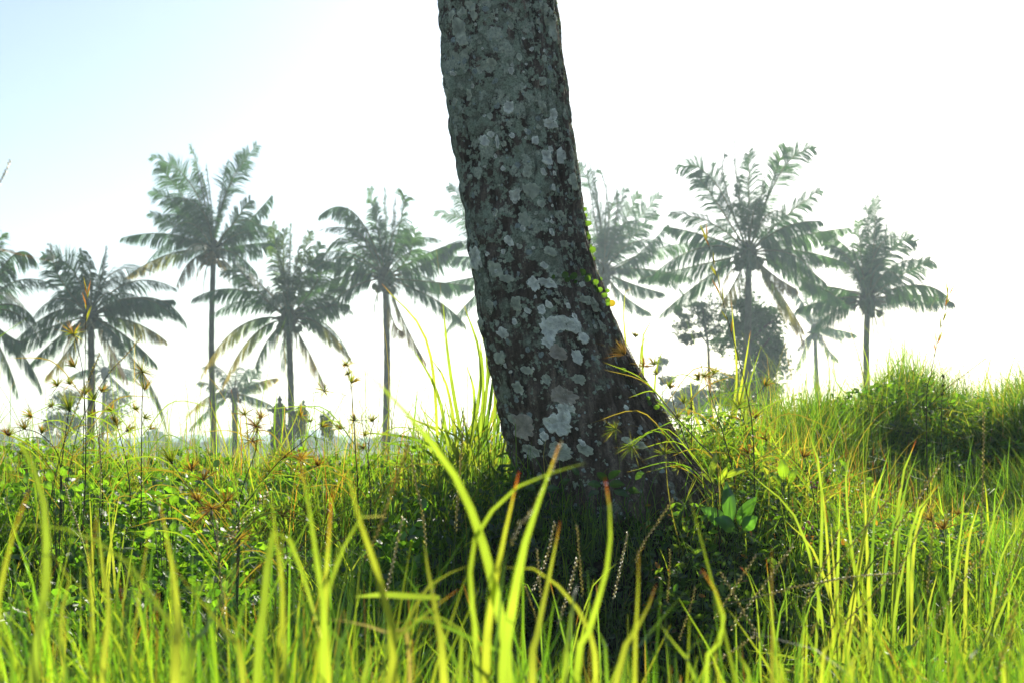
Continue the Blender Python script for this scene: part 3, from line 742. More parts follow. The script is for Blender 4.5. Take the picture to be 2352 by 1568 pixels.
def treeline():
    V = []; cc = []; g = np.random.default_rng(77)
    n = 26000; D = 260+g.uniform(-20, 60, n); px = g.uniform(-300, 2700, n)
    h = 1.6+1.6*np.clip(vn(px/60, 0, 0, 3), -1, 1)+1.0*vn(px/14, 0, 0, 8)
    x = (px-1176)/FPX*D; z = -.4+np.clip(h, .4, 9)*g.uniform(0, 1, n)
    ctr = np.stack([x, D, z], 1); a = g.normal(size=(n, 3)); a /= np.linalg.norm(a, axis=1)[:, None]; b = np.cross(a, g.normal(size=(n, 3))); b /= np.linalg.norm(b, axis=1)[:, None]
    s = .5; V = np.stack([ctr-a*s, ctr-b*s*.5, ctr+a*s, ctr+b*s*.5], 1).reshape(-1, 3)
    me = np_mesh('far_treeline', V, np.arange(4*n).reshape(n, 4), np.repeat(np.array([.04, .07, .03])*g.uniform(.7, 1.3, (n, 1)), 4, 0), False)
    link('far_treeline', me, M_tree, kind='stuff', label='faint line of far trees and scrub along the misty horizon', cat='trees')
treeline()

# stone shrine
def shrine():
    D = 58; b = P(641, 1035, D); k = D/FPX
    root = thing('stone_shrine', 'dark weathered stone shrine with a small tiered roof beyond the grass', 'shrine', Vector((b.x, D, -.4)))
    col = (.07, .062, .058)
    def cx(py): return P(641, py, D)
    def tier(name, rows, parent=root, c=col):
        mb = MB(); prev = None
        for (py0, py1, w0, w1) in rows:
            z0, z1 = P(641, py0, D).z, P(641, py1, D).z
            mb.box((b.x, D, (z0+z1)/2), (w0*k, w0*k, z1-z0), c, w1/w0)
        return mb.build(name, M_stone, parent, smooth=False)
    z = P(641, 1075, D).z
    tier('base', [(1085,1040,44,40),(1040,998,36,34),(998,990,40,42)])
    tier('ledge', [(990,984,50,46)])
    tier('body', [(984,978,34,30),(978,948,26,25),(948,944,30,32)])
    tier('roof', [(944,938,50,40),(938,930,32,20),(930,925,18,14)])
    tier('finial', [(925,919,8,7),(919,913,12,8),(913,907,6,2)])
    for s in (-1, 1):
        mb = MB(); q = P(641+s*24, 940, D); mb.tube([q, q+Vector((s*4*k, 0, 2*k)), q+Vector((s*6*k, 0, 6*k))], [2.2*k, 1.6*k, .5*k], 5, col); mb.build('roof_horn', M_stone, root)
shrine()
# ---------------------------------------------------------------- grass (uncountable cover)
def ribbons(name, root, L, W, lean, bend, dirn, face, col, tipcol, K=4, mat=None, kind='stuff', parent=None, label=None, cat=None, tipfrac=None):
    n = len(root); V = np.zeros((n, K+1, 2, 3), np.float32); CC = np.zeros((n, K+1, 2, 3), np.float32)
    p = root.copy(); dv = np.stack([np.cos(dirn), np.sin(dirn), np.zeros(n)], 1)
    fv = np.stack([np.cos(face), np.sin(face), np.zeros(n)], 1)
    for s in range(K+1):
        t = s/K
        ph = lean+bend*t**1.4
        if s: p = p+(dv*np.sin(ph)[:, None]+np.array([0, 0, 1.])*np.cos(ph)[:, None])*(L/K)[:, None]
        w = W*(min(1, .55+1.2*t))*(1-t**2.2)*.5+.00015
        V[:, s, 0] = p-fv*w[:, None]; V[:, s, 1] = p+fv*w[:, None]
        f = t**5 if tipfrac is None else np.clip((t-1+tipfrac)/tipfrac, 0, 1)
        f = np.broadcast_to(f, (n,))[:, None]
        c = col*(1-f)+tipcol*f; CC[:, s, 0] = c; CC[:, s, 1] = c
    i = (np.arange(n)*(K+1)*2)[:, None]+np.arange(K)[None, :]*2
    i = i.ravel(); F = np.stack([i, i+1, i+3, i+2], 1)
    me = np_mesh(name, V.reshape(-1, 3), F, CC.reshape(-1, 3))
    return link(name, me, mat or M_grass, parent, kind=kind, label=label, cat=cat)

def clear_trunk(x, y, m=.0):
    z = .5; cx, r, ry = trunk_axis(np.array(.5)); cx, r, ry = float(cx), float(r), float(ry)
    return ((x-cx)/(r+m))**2+((y-TD)/(ry+m))**2 > .9
def scatter(n, y0, y1, pad=1.12, dens=None, g=rng):
    xs, ys = [], []
    tot = 0
    while tot < n:
        y = np.sqrt(g.uniform(y0*y0, y1*y1, n)); x = (g.uniform(-1, 1, n))*y*.36*pad
        k = clear_trunk(x, y)
        if dens is not None: k &= g.uniform(0, 1, n) < dens(x, y)
        xs.append(x[k]); ys.append(y[k]); tot += k.sum()
    return np.concatenate(xs)[:n], np.concatenate(ys)[:n]
def palette(n, g, cols, w, var=.25):
    cols = np.array(cols); k = g.choice(len(cols), n, p=np.array(w)/sum(w))
    return cols[k]*g.uniform(1-var, 1+var, (n, 1))*g.uniform(.9, 1.1, (n, 3))
G1, G2, G3, G4 = (.040, .100, .020), (.070, .152, .026), (.11, .17, .028), (.03, .075, .02)
STRAW, RED, ORG = (.20, .16, .07), (.13, .045, .025), (.17, .10, .04)
def pxof(x, y): return 1176+FPX*x/y

def meadow():
    g = np.random.default_rng(101)
    def cover(name, n, y0, y1, Lm, Ls, W0, W1, cols, w, label, cat, dens=None, bend=(.3, 1.3), lean=.25, K=4, hfun=None, wfun=None, clump=.4):
        n = int(n*1.14); x, y = scatter(n, y0, y1, 1.42, dens, g); z = terrain(x, y)
        cl = fbm(x*2.3, y*2.3, 0, 13, 3); cd = 6.28*vn(x*1.9, y*1.9, 0, 23)
        L = np.clip(g.normal(Lm, Ls, n), Lm*.35, Lm*2)*np.clip(1+clump*cl, .3, 2.2)
        if hfun is not None: L = L*hfun(x, y)
        W = g.uniform(W0, W1, n)
        if wfun is not None: W = W*wfun(x, y)
        col = palette(n, g, cols, w)*(1+.25*fbm(x*3.1, y*3.1, 0, 19, 2))[:, None]
        tip = np.where((g.uniform(0, 1, n) < .10)[:, None], palette(n, g, [STRAW, RED, ORG], [3, 1, 1.5]), col*1.15)
        ribbons(name, np.stack([x, y, z-.01], 1), L, W, g.normal(0, lean, n), g.uniform(*bend, n), np.where(g.uniform(0, 1, n) < .5, cd+g.normal(0, .5, n), g.uniform(0, 6.28, n)), g.uniform(0, 6.28, n), col, tip, K, label=label, cat=cat)
    notmound = lambda x, y: ((y < 6.3) | (pxof(x, y) < 1700)).astype(float)
    def h_main(x, y):
        p = pxof(x, y); h = np.ones_like(x)
        hol = np.exp(-((p-1420)/330)**2)*np.exp(-((y-3.5)/.7)**2)      # short in the hollow in front of the tree
        h = h*(1-.35*hol)
        near = np.exp(-((p-1390)/330)**2)*np.exp(-((y-4.35)/.35)**2)   # and at the foot of the trunk
        h = h*(1+.15*near)
        h = h*np.where((y > 4.6) & (p < 950), .75, 1)
        return h
    cover('meadow_grass', 66000, 2.5, 7.6, .155, .05, .0022, .0044, [G1, G2, G3, G4, STRAW], [3, 5, 3, 2, .3], 'dense short green grass covering the bank around the trunk', 'grass', notmound, (.3, 2.3), .55, 4, h_main)
    cover('broad_meadow_grass', 3600, 2.6, 5.6, .20, .06, .004, .008, [G2, G3, G1], [3, 3, 2], 'broader grass blades mixed through the bank around the trunk', 'grass', notmound, (.2, 1.9), .5, 5, h_main)
    # soft long grass of the mound behind
    mound = lambda x, y: ((y > 5.9) & (pxof(x, y) > 1560)).astype(float)*np.clip((pxof(x, y)-1560)/250, .15, 1)
    cover('mound_grass', 64000, 5.9, 8.3, .22, .07, .003, .0055, [G1, G2, G4, G3, STRAW], [4, 4, 3, 1.5, .4], 'long soft grass covering the rounded mound behind the clearing', 'grass', mound, (.3, 2.4), .5, 4, None, None, .75)
    # wispy thin stems standing up along the skyline
    def sky(x, y):
        p = pxof(x, y); a = ((y > 4.9) & (y < 6.4) & (p < 1120)); b = ((y > 6.6) & (p > 1750)); c = ((y > 4.9) & (y < 6.6) & (p > 1560) & (p < 1900))
        return (a*.5+b*.9+c*.7)
    cover('wispy_grass', 3600, 4.7, 8.2, .36, .12, .0018, .0036, [G2, G3, STRAW, G1], [3, 3, 1.5, 1], 'thin wispy grass stems standing up against the bright sky', 'grass', sky, (.05, 1.5), .35, 7)
    def tang(x, y):
        p = pxof(x, y); return ((p < 1120)*1.0+(p > 1560)*(p < 2000)*.8)
    cover('tangled_stems', 380, 3.9, 5.2, .46, .12, .0022, .0036, [(.05, .06, .02), (.07, .13, .025), (.12, .12, .04)], [2, 3, 2], 'long thin leaning grass stems tangled along the top of the bank', 'grass', tang, (.3, 1.6), .5, 8)
    # near, out of focus
    cover('near_grass', 8000, 1.2, 2.1, .50, .06, .0035, .0085, [G2, G3, G1, G4], [4, 4, 3, 2], 'bright nearer grass blades filling the foot of the view', 'grass', None, (.1, 1.9), .34, 7,
          lambda x, y: (.75-.138*y)/.5*.95, None, .13)
    cover('low_grass', 16000, 1.9, 3.0, .21, .06, .003, .0055, [G1, G2, G3, G4], [3, 4, 2, 2], 'thick low green grass between the foreground blades and the bank', 'grass', None, (.2, 2.2), .5, 5)
    # rusty sedge mixed in right of the tree and along the left ridge
    def rust(x, y):
        p = pxof(x, y); return (((p > 1500) & (p < 2200) & (y > 4.2) & (y < 6.2))*1.0+((p < 950) & (y > 4.2) & (y < 6))*.7)
    cover('rusty_grass', 1900, 4.0, 6.3, .22, .07, .0022, .004, [ORG, RED, STRAW, G3], [2, 1, 3, 5], 'rust and straw coloured grass tufts scattered beside the tree foot', 'grass', rust, (.2, 1.2), .5, 4)
    cover('mat_grass', 22000, 2.6, 6.4, .07, .02, .003, .006, [G4, G1, G2], [3, 3, 2], 'very short matted grass hugging the soil of the bank', 'grass', None, (.3, 1.6), .5, 3)
meadow()

def leaf_quads(n, ctr, size, asp, up_bias, g, col):
    """small folded leaves: 2 quads each sharing a midrib"""
    nr = g.normal(size=(n, 3)); nr[:, 2] = np.abs(nr[:, 2])+up_bias; nr /= np.linalg.norm(nr, axis=1)[:, None]
    a = np.cross(nr, g.normal(size=(n, 3))); a /= np.linalg.norm(a, axis=1)[:, None]
    b = np.cross(nr, a); s = size[:, None]; w = (size*asp)[:, None]
    base, tip = ctr-a*s*.5, ctr+a*s*.5-nr*s*.12
    m = ctr-nr*s*.06
    V = np.stack([base, m+b*w*.5-a*s*.1+nr*s*.07, ctr+a*s*.2+b*w*.42+nr*s*.03, tip, ctr+a*s*.2-b*w*.42+nr*s*.03, m-b*w*.5-a*s*.1+nr*s*.07, m+a*s*.1], 1)
    i = np.arange(n)*7
    F = np.concatenate([np.stack([i, i+1, i+6], 1), np.stack([i, i+6, i+5], 1), np.stack([i+1, i+2, i+6], 1), np.stack([i+6, i+4, i+5], 1), np.stack([i+2, i+3, i+6], 1), np.stack([i+6, i+3, i+4], 1)])
    return V.reshape(-1, 3), F, np.repeat(col, 7, 0)
def weeds():
    g = np.random.default_rng(202)
    def cov(name, n, y0, y1, dens, s0, s1, asp, zmax, cols, w, label, zpow=.7):
        n = int(n*1.1); x, y = scatter(n, y0, y1, 1.35, dens, g); z = terrain(x, y)+zmax*g.uniform(.1, 1, n)**zpow*(.8+.5*vn(x*4, y*4, 0, 3))
        col = palette(n, g, cols, w, .3)
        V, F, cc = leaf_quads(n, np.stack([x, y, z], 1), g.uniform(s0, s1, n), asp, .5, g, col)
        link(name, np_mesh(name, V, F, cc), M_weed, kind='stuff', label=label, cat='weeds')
    patchy = lambda s, t: (lambda x, y: (fbm(x*2.2, y*2.2, 0, s, 3) > t).astype(float))
    def left(x, y):
        p = pxof(x, y); return ((p < 980) & (y > 3.2)).astype(float)*(.25+.75*(fbm(x*2.2, y*2.2, 0, 7, 3) > .0))
    def right(x, y):
        p = pxof(x, y); return ((p > 1480) & (p < 2250) & (y > 3.6)).astype(float)*(.25+.75*(fbm(x*2.2, y*2.2, 0, 27, 3) > .05))
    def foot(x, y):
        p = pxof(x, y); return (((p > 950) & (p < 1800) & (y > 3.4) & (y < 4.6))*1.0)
    cov('clover_weeds', 15000, 3.2, 6.2, left, .018, .042, .6, .17, [(.06, .145, .022), (.09, .19, .03), (.035, .09, .022)], [3, 3, 2], 'bright oval leaved weeds spread through the grass away from the trunk shade')
    cov('herb_weeds', 11000, 3.6, 6.4, right, .014, .035, .42, .20, [(.05, .11, .02), (.08, .15, .03), (.04, .08, .025), ORG], [3, 2, 2, .4], 'narrow leaved herbs and weeds on the sunny bank beside the mound')
    def mnd(x, y): return ((pxof(x, y) > 1700) & (y > 6.2)).astype(float)*(fbm(x*2.2, y*2.2, 0, 47, 3) > -.1)
    cov('mound_weeds', 9000, 6.2, 7.9, mnd, .02, .05, .4, .26, [(.045, .10, .02), (.07, .15, .025), (.03, .075, .02)], [3, 2, 2], 'small leaved weeds tangled into the grass of the mound')
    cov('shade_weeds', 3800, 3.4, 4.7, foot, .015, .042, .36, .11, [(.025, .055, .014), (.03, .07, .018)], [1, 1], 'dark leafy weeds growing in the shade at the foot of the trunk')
weeds()

# ---------------------------------------------------------------- single blades
def blade(pts, w, col, tip=None, tipfrac=.12, roll=0., fold=.25, n=18, parent=None, name='blade', mat=None):
    p = np.array([tuple(q) for q in bez(pts, n)]); T = np.gradient(p, axis=0); T /= np.linalg.norm(T, axis=1)[:, None]
    view = p-np.array([0, 0, CAMZ]); view /= np.linalg.norm(view, axis=1)[:, None]
    S = np.cross(T, view); S /= np.linalg.norm(S, axis=1)[:, None]+1e-9
    Nn = np.cross(S, T); t = np.linspace(0, 1, n)
    a = roll*(.3+.7*np.sin(t*2.3+roll*3))
    S2 = S*np.cos(a)[:, None]+Nn*np.sin(a)[:, None]; N2 = np.cross(S2, T)
    prof = np.minimum(1, .62+.9*t)*(1-t**4.5)*(1-.12*t); prof = np.maximum(prof, .02)
    hw = (w*.5*prof)[:, None]
    V = np.stack([p-S2*hw, p-S2*hw*.5+N2*hw*fold*.5, p+N2*hw*fold, p+S2*hw*.5+N2*hw*fold*.5, p+S2*hw], 1)
    V[:, 2] = p-N2*hw*fold*.6
    col = np.array(col); tip = col if tip is None else np.array(tip)
    f = np.clip((t-1+tipfrac)/tipfrac, 0, 1)[:, None]
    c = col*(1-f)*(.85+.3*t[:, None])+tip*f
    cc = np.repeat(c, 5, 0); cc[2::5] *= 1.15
    i = np.arange(n*5).reshape(n, 5)
    F = np.stack([i[:-1, :-1].ravel(), i[:-1, 1:].ravel(), i[1:, 1:].ravel(), i[1:, :-1].ravel()], 1)
    V = V.reshape(-1, 3)
    if parent is not None: V = V-np.array(parent.location)
    me = np_mesh(name, V, F, cc)
    at = me.attributes.new('across', 'FLOAT', 'POINT'); at.data.foreach_set('value', np.tile(np.linspace(0, 1, 5), n).astype(np.float32))
    return link(name, me, mat or M_big, parent)
YG, LG, MG, DG = (.125, .168, .030), (.095, .155, .026), (.055, .115, .02), (.03, .07, .022)
RT, OT = (.30, .035, .02), (.26, .10, .035)
# clump: label, distance, root pixel x of its foot, blades = (width px, colour, tip colour, roll, [pixel path from low to tip])
CL = [
 ('grass clump with one long blade curving over towards the view edge', 1.16, 60,
  [(30,LG,None,.2,[(78,1568),(105,1350),(100,1150),(60,1040),(-6,940)]),(22,YG,OT,.3,[(-10,1420),(0,1370),(22,1250),(66,1128)]),(13,LG,None,.5,[(420,1568),(400,1460),(310,1310),(210,1235),(110,1207),(-15,1205)]),(20,MG,None,.6,[(30,1568),(10,1480),(-10,1420)]),(16,MG,None,.5,[(150,1568),(140,1480),(90,1400),(-10,1330)])]),
 ('grass clump of three upright pointed blades below the bur grass', 1.22, 330,
  [(21,YG,None,.2,[(236,1568),(250,1400),(228,1250),(221,1158)]),(15,YG,OT,.2,[(208,1568),(212,1430),(206,1330),(222,1180)]),(27,YG,OT,.3,[(402,1568),(408,1440),(396,1300),(365,1148)]),(22,LG,OT,.3,[(425,1568),(470,1450),(510,1370),(547,1278)]),(14,MG,None,.5,[(300,1568),(285,1420),(330,1290),(368,1180)]),(17,YG,None,.3,[(150,1568),(140,1420),(160,1330),(120,1270)]),(14,LG,OT,.2,[(395,1480),(350,1390),(290,1310)])]),
 ('grass clump with a blade folded over at its tip', 1.25, 640,
  [(24,LG,(.3,.3,.2),.2,[(590,1568),(605,1400),(618,1260),(636,1203),(652,1212),(690,1300),(725,1420),(745,1490)]),(17,YG,None,.2,[(636,1568),(650,1400),(640,1280),(619,1118)]),(13,YG,None,.3,[(655,1568),(652,1440),(648,1300),(646,1195)]),(12,DG,None,.3,[(700,1560),(680,1420),(668,1270)]),(20,YG,OT,.3,[(560,1568),(520,1450),(450,1370),(400,1300)]),(18,MG,OT,.2,[(560,1568),(540,1500),(560,1380),(600,1290)])]),
 ('grass clump with a scarlet tipped blade standing straight', 1.2, 760,
  [(22,LG,OT,.2,[(742,1568),(745,1420),(722,1250),(706,1140),(684,1038)]),(23,YG,RT,.15,[(752,1568),(745,1420),(752,1280),(764,1115)]),(20,LG,(.34,.34,.26),.5,[(742,1500),(762,1330),(800,1235),(842,1172),(872,1168),(888,1184)]),(26,YG,None,.25,[(905,1568),(884,1380),(845,1250),(815,1160),(794,1042)]),(18,MG,None,.4,[(800,1568),(790,1480),(700,1390),(640,1330)]),(16,DG,None,.3,[(770,1568),(800,1430),(812,1300)])]),
 ('grass clump whose longest blade arches up over the trunk shadow', 1.3, 1130,
  [(27,LG,None,.25,[(1165,1568),(1150,1420),(1105,1235),(1045,1092),(965,985),(885,895),(806,828)]),(27,YG,None,.2,[(1020,1568),(1000,1400),(983,1310),(974,1238)]),(16,LG,None,.5,[(1095,1530),(1085,1400),(1082,1270),(1120,1185),(1200,1110),(1345,1062)]),(25,YG,RT,.2,[(1115,1560),(1125,1410),(1152,1260),(1172,1170),(1192,1082)]),(33,LG,OT,.2,[(1155,1568),(1172,1420),(1205,1250),(1245,1130),(1285,1018)]),(14,DG,None,.3,[(1140,1568),(1148,1400),(1160,1280),(1170,1240)])]),
 ('grass clump with long low blades crossing sideways', 1.34, 900,
  [(15,LG,None,.4,[(1010,1372),(940,1368),(880,1365),(812,1370)]),(17,LG,OT,.3,[(830,1568),(900,1480),(970,1415),(1052,1353)]),(17,MG,None,.5,[(1180,1568),(1120,1490),(1040,1445),(960,1420),(880,1440)]),(15,LG,OT,.5,[(1060,1440),(1000,1425),(950,1420),(905,1430)]),(17,YG,None,.3,[(890,1568),(930,1440),(990,1340),(1085,1295)]),(20,LG,None,.3,[(880,1568),(890,1470),(870,1400)]),(14,(.16,.15,.08),None,.6,[(940,1490),(880,1450),(820,1430),(750,1420)])]),
 ('grass clump with a blade bending over like a hook', 1.28, 1330,
  [(24,YG,OT,.2,[(1222,1568),(1235,1450),(1262,1320),(1287,1196)]),(20,YG,None,.4,[(1370,1568),(1350,1440),(1300,1365),(1245,1312),(1195,1302),(1160,1302)]),(21,LG,RT,.4,[(1322,1568),(1355,1440),(1395,1300),(1402,1190),(1390,1098)]),(15,YG,(.2,.14,.05),.15,[(1458,1568),(1462,1430),(1466,1340),(1467,1265)]),(26,YG,OT,.2,[(1415,1568),(1450,1470),(1490,1390),(1507,1340)]),(20,LG,None,.3,[(1300,1568),(1310,1450),(1318,1370),(1326,1345)]),(18,MG,None,.4,[(1395,1568),(1380,1460),(1378,1440),(1352,1410)]),(12,MG,None,.3,[(1430,1568),(1480,1470),(1580,1350)])]),
 ('grass clump with a drooping orange tip over the dark hollow', 1.36, 1640,
  [(17,LG,OT,.3,[(1620,1568),(1655,1470),(1662,1400),(1640,1350),(1612,1306)]),(19,YG,None,.3,[(1795,1568),(1780,1510),(1750,1475)]),(17,LG,None,.3,[(1600,1568),(1570,1508),(1514,1430)]),(15,LG,None,.3,[(1720,1568),(1700,1520),(1695,1480)]),(13,MG,None,.4,[(1600,1568),(1575,1500),(1640,1450)]),(14,YG,None,.4,[(1655,1568),(1640,1520),(1660,1450)])]),
 ('pair of broad grass blades crossing low beneath the seed stalks', 1.36, 1950,
  [(19,YG,None,.3,[(1955,1568),(1978,1520),(2013,1450)]),(17,YG,None,.3,[(1940,1568),(1955,1520),(1978,1475)]),(17,LG,None,.3,[(1998,1568),(2012,1530),(2028,1498)]),(15,YG,None,.3,[(1885,1568),(1910,1480),(1930,1400)])]),
 ('narrow grass clump standing beside the far seed stalks', 1.4, 2300,
  [(15,YG,None,.3,[(2308,1568),(2304,1530),(2310,1484)]),(13,LG,None,.4,[(2360,1568),(2340,1480),(2352,1410)]),(11,LG,None,.4,[(2230,1568),(2240,1500),(2290,1440)])]),
]
def big_clumps():
    r = random.Random(17)
    for label, D, fx, bl in CL:
        rx = P(fx, 1568, D).x; rz = tz(rx, D)
        root = thing('grass_clump', label, 'grass', Vector((rx, D, rz)), 'broad grass clumps in front of the view')
        for w, col, tip, roll, path in bl:
            dj = r.uniform(-.07, .07); tipd = r.uniform(-.10, .10); k = len(path)
            pts = [P(x, y, D+dj+tipd*i/(k-1)) for i, (x, y) in enumerate(path)]
            lo = pts[0]
            if path[0][1] > 1400:
                foot = Vector((rx*.55+lo.x*.45+r.uniform(-.03, .03), D+dj, rz-.01))
                pts = [foot, foot.lerp(lo, .55)+Vector(((lo.x-foot.x)*.12, 0, 0))]+pts
            cj = np.array(col)*r.uniform(.88, 1.14)
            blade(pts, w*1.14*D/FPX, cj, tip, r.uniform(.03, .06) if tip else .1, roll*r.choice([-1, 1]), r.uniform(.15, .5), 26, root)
        # younger blades of the same clump
        for q in range(6):
            a = r.uniform(-.14, .14); L = r.uniform(.40, .56); ln = r.uniform(-.30, .30); d = D+r.uniform(-.08, .22)
            f = Vector((rx+a, d, rz-.01)); m = f+Vector((ln*.35, 0, L*.55)); t = f+Vector((ln*1.2, r.uniform(-.08, .08), L*(1-.5*abs(ln)/.3*r.random())))
            blade([f, m, t], r.uniform(.006, .012), np.array(r.choice([YG, LG, MG]))*r.uniform(.85, 1.15), r.choice([None, None, OT]), .08, r.uniform(-.6, .6), .3, 12, root)
big_clumps()

# tall reed like grass against the left side of the trunk, and the clumps on the sunny bank
def mid_clump(label, D, foot, tips, wpx, cols, n_extra, hpx, spread, seed, group, cat='grass'):
    r = random.Random(seed); fp = P(foot[0], foot[1], D); z0 = tz(fp.x, D)
    root = thing('grass_clump', label, cat, Vector((fp.x, D, z0)), group)
    for tp in tips:
        tx, ty = tp[:2]; dd = r.uniform(-.15, .15)
        bx = foot[0]+r.uniform(-1, 1)*spread+(tx-foot[0])*.25
        f = P(bx, foot[1], D+dd); f.z = tz(f.x, f.y)-.01
        t = P(tx, ty, D+dd); 
        if len(tp) > 3: m = P(tp[2], tp[3], D+dd)
        else: m = f.lerp(t, .5); m.x = f.x+(t.x-f.x)*r.uniform(.28, .42)
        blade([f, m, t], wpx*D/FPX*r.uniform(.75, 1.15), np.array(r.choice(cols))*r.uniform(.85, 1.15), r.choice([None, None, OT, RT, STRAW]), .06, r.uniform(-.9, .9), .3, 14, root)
    for k in range(n_extra):
        bx = foot[0]+r.gauss(0, 1)*spread; dd = r.uniform(-.3, .3)
        f = P(bx, foot[1], D+dd); f.z = tz(f.x, f.y)-.01; L = hpx*D/FPX*r.uniform(.45, 1)
        if not clear_trunk(f.x, f.y): continue
        ln = r.gauss(0, .42); m = f+Vector((ln*L*.35, 0, L*.55)); t = f+Vector((ln*L*1.2, r.uniform(-.3, .3)*L, L*(1-abs(ln)*.4)))
        blade([f, m, t], wpx*D/FPX*r.uniform(.4, .9), np.array(r.choice(cols))*r.uniform(.8, 1.15), r.choice([None, None, None, OT]), .08, r.uniform(-1.2, 1.2), .3, 10, root)
gm = 'medium grass clumps on the bank'
mid_clump('tall sunlit grass leaning away from the shaded side of the trunk', 4.75, (1085,1080), [(877,652,985,800),(1016,682,1035,860),(1062,688,1105,860),(987,818,1030,900),(950,800,1010,920),(1135,735,1120,880),(1148,690,1140,860),(1090,720,1120,850),(1124,728,1135,850),(1150,790,1150,880),(1160,740,1150,860),(975,1000),(1010,960),(1180,960),(1100,760,1110,900),(1070,830,1090,930)], 9, [LG, YG, MG], 85, 260, 42, 41, gm)
mid_clump('shorter grass just outside the tall clump by the trunk', 4.9, (985,1100), [(955,905,985,1000),(1018,905,1030,1000),(985,960),(930,960),(1060,930),(960,880)], 6, [LG, MG], 40, 190, 45, 42, gm)
mid_clump('fresh grass clump on the sunny bank just past the trunk shadow', 3.0, (1960,1400), [(1716,1078,1850,1240),(1850,968,1888,1150),(1868,1030,1895,1180),(1960,1022,1945,1160),(2035,1075,1990,1200),(2046,1022,2010,1180),(2104,1010,2065,1150),(2110,1032,2070,1180),(2158,1110,2090,1240),(2152,1110,2100,1250),(2078,1140,2040,1260),(2010,1100),(1930,1110),(1985,1090),(1908,1200),(2092,1210),(1800,1190,1880,1290)], 9.5, [YG, LG, MG], 90, 300, 80, 43, gm)
mid_clump('grass clump below the shaded face of the mound', 2.9, (2190,1420), [(2250,1150,2220,1290),(2215,1130,2200,1270),(2340,1200,2290,1320),(2310,1120,2260,1290),(2180,1200),(2290,1350),(2350,1290)], 9, [YG, LG], 60, 240, 80, 44, gm)
mid_clump('grass clump rising between two crossed seed stalks in the hollow', 2.6, (1770,1490), [(1700,1300,1740,1400),(1830,1330,1790,1420),(1760,1280),(1690,1400),(1850,1400),(1915,1320,1850,1420)], 7, [MG, LG], 45, 190, 60, 45, gm)
mid_clump('loose grass clump at the dark centre of the hollow', 2.7, (1300,1500), [(1180,1330,1240,1410),(1420,1290,1340,1400),(1260,1320),(1370,1340),(1330,1400),(1200,1400)], 7, [MG, LG], 50, 170, 110, 46, gm)
mid_clump('thin grass clump below the oval leaved weeds', 3.3, (235,1330), [(205,1120),(245,1140),(260,1170),(225,1160),(290,1190),(275,1130),(180,1200),(310,1220)], 6, [LG, YG], 60, 200, 38, 47, gm)
mid_clump('grass clump under the rusty burs near the centre of the meadow', 3.0, (700,1430), [(640,1230),(720,1210),(760,1280),(600,1300),(800,1330),(680,1280)], 7, [MG, LG, YG], 55, 190, 80, 48, gm)
mid_clump('upright thin grass in the ridge line below the tall slender palm', 5.4, (600,1100), [(560,905),(590,900),(620,915),(650,960),(700,905,660,1000),(545,930),(575,940),(480,915),(530,890),(640,880,630,980)], 4, [LG, MG, YG], 70, 180, 80, 49, gm)
mid_clump('grass tuft on the edge between the tree foot and the mound', 4.6, (1760,1110), [(1830,1010),(1790,990),(1720,1000),(1700,1020),(1860,1060),(1650,1030)], 8, [LG, YG], 60, 130, 80, 50, gm)
mid_clump('tall stiff grass springing out beside the foot of the trunk', 4.55, (1480,930), [(1452,662,1432,720),(1508,728,1475,800),(1494,755,1470,830),(1530,790,1505,870)], 7, [YG, LG], 6, 100, 12, 51, gm)
mid_clump('grass spears standing in front of the leafy stump', 5.0, (1690,1060), [(1680,690,1690,900),(1724,760,1700,900),(1748,795,1715,920),(1720,850,1705,930),(1584,858,1600,960),(1640,905)], 6, [LG, YG], 40, 150, 60, 52, gm)
mid_clump('grass along the top of the mound under the pointed palm', 7.3, (2000,980), [(1915,800,1930,890),(1980,780,1990,880),(2050,760,2040,860),(2080,745,2070,860),(2090,800),(1950,850),(2140,780,2110,870),(1895,790,1905,880)], 4, [LG, MG], 90, 150, 110, 53, gm)
mid_clump('grass at the far end of the mound with the sun behind it', 7.0, (2290,960), [(2280,800),(2310,830),(2340,790),(2255,820),(2345,850)], 4, [LG, YG], 60, 150, 60, 54, gm)

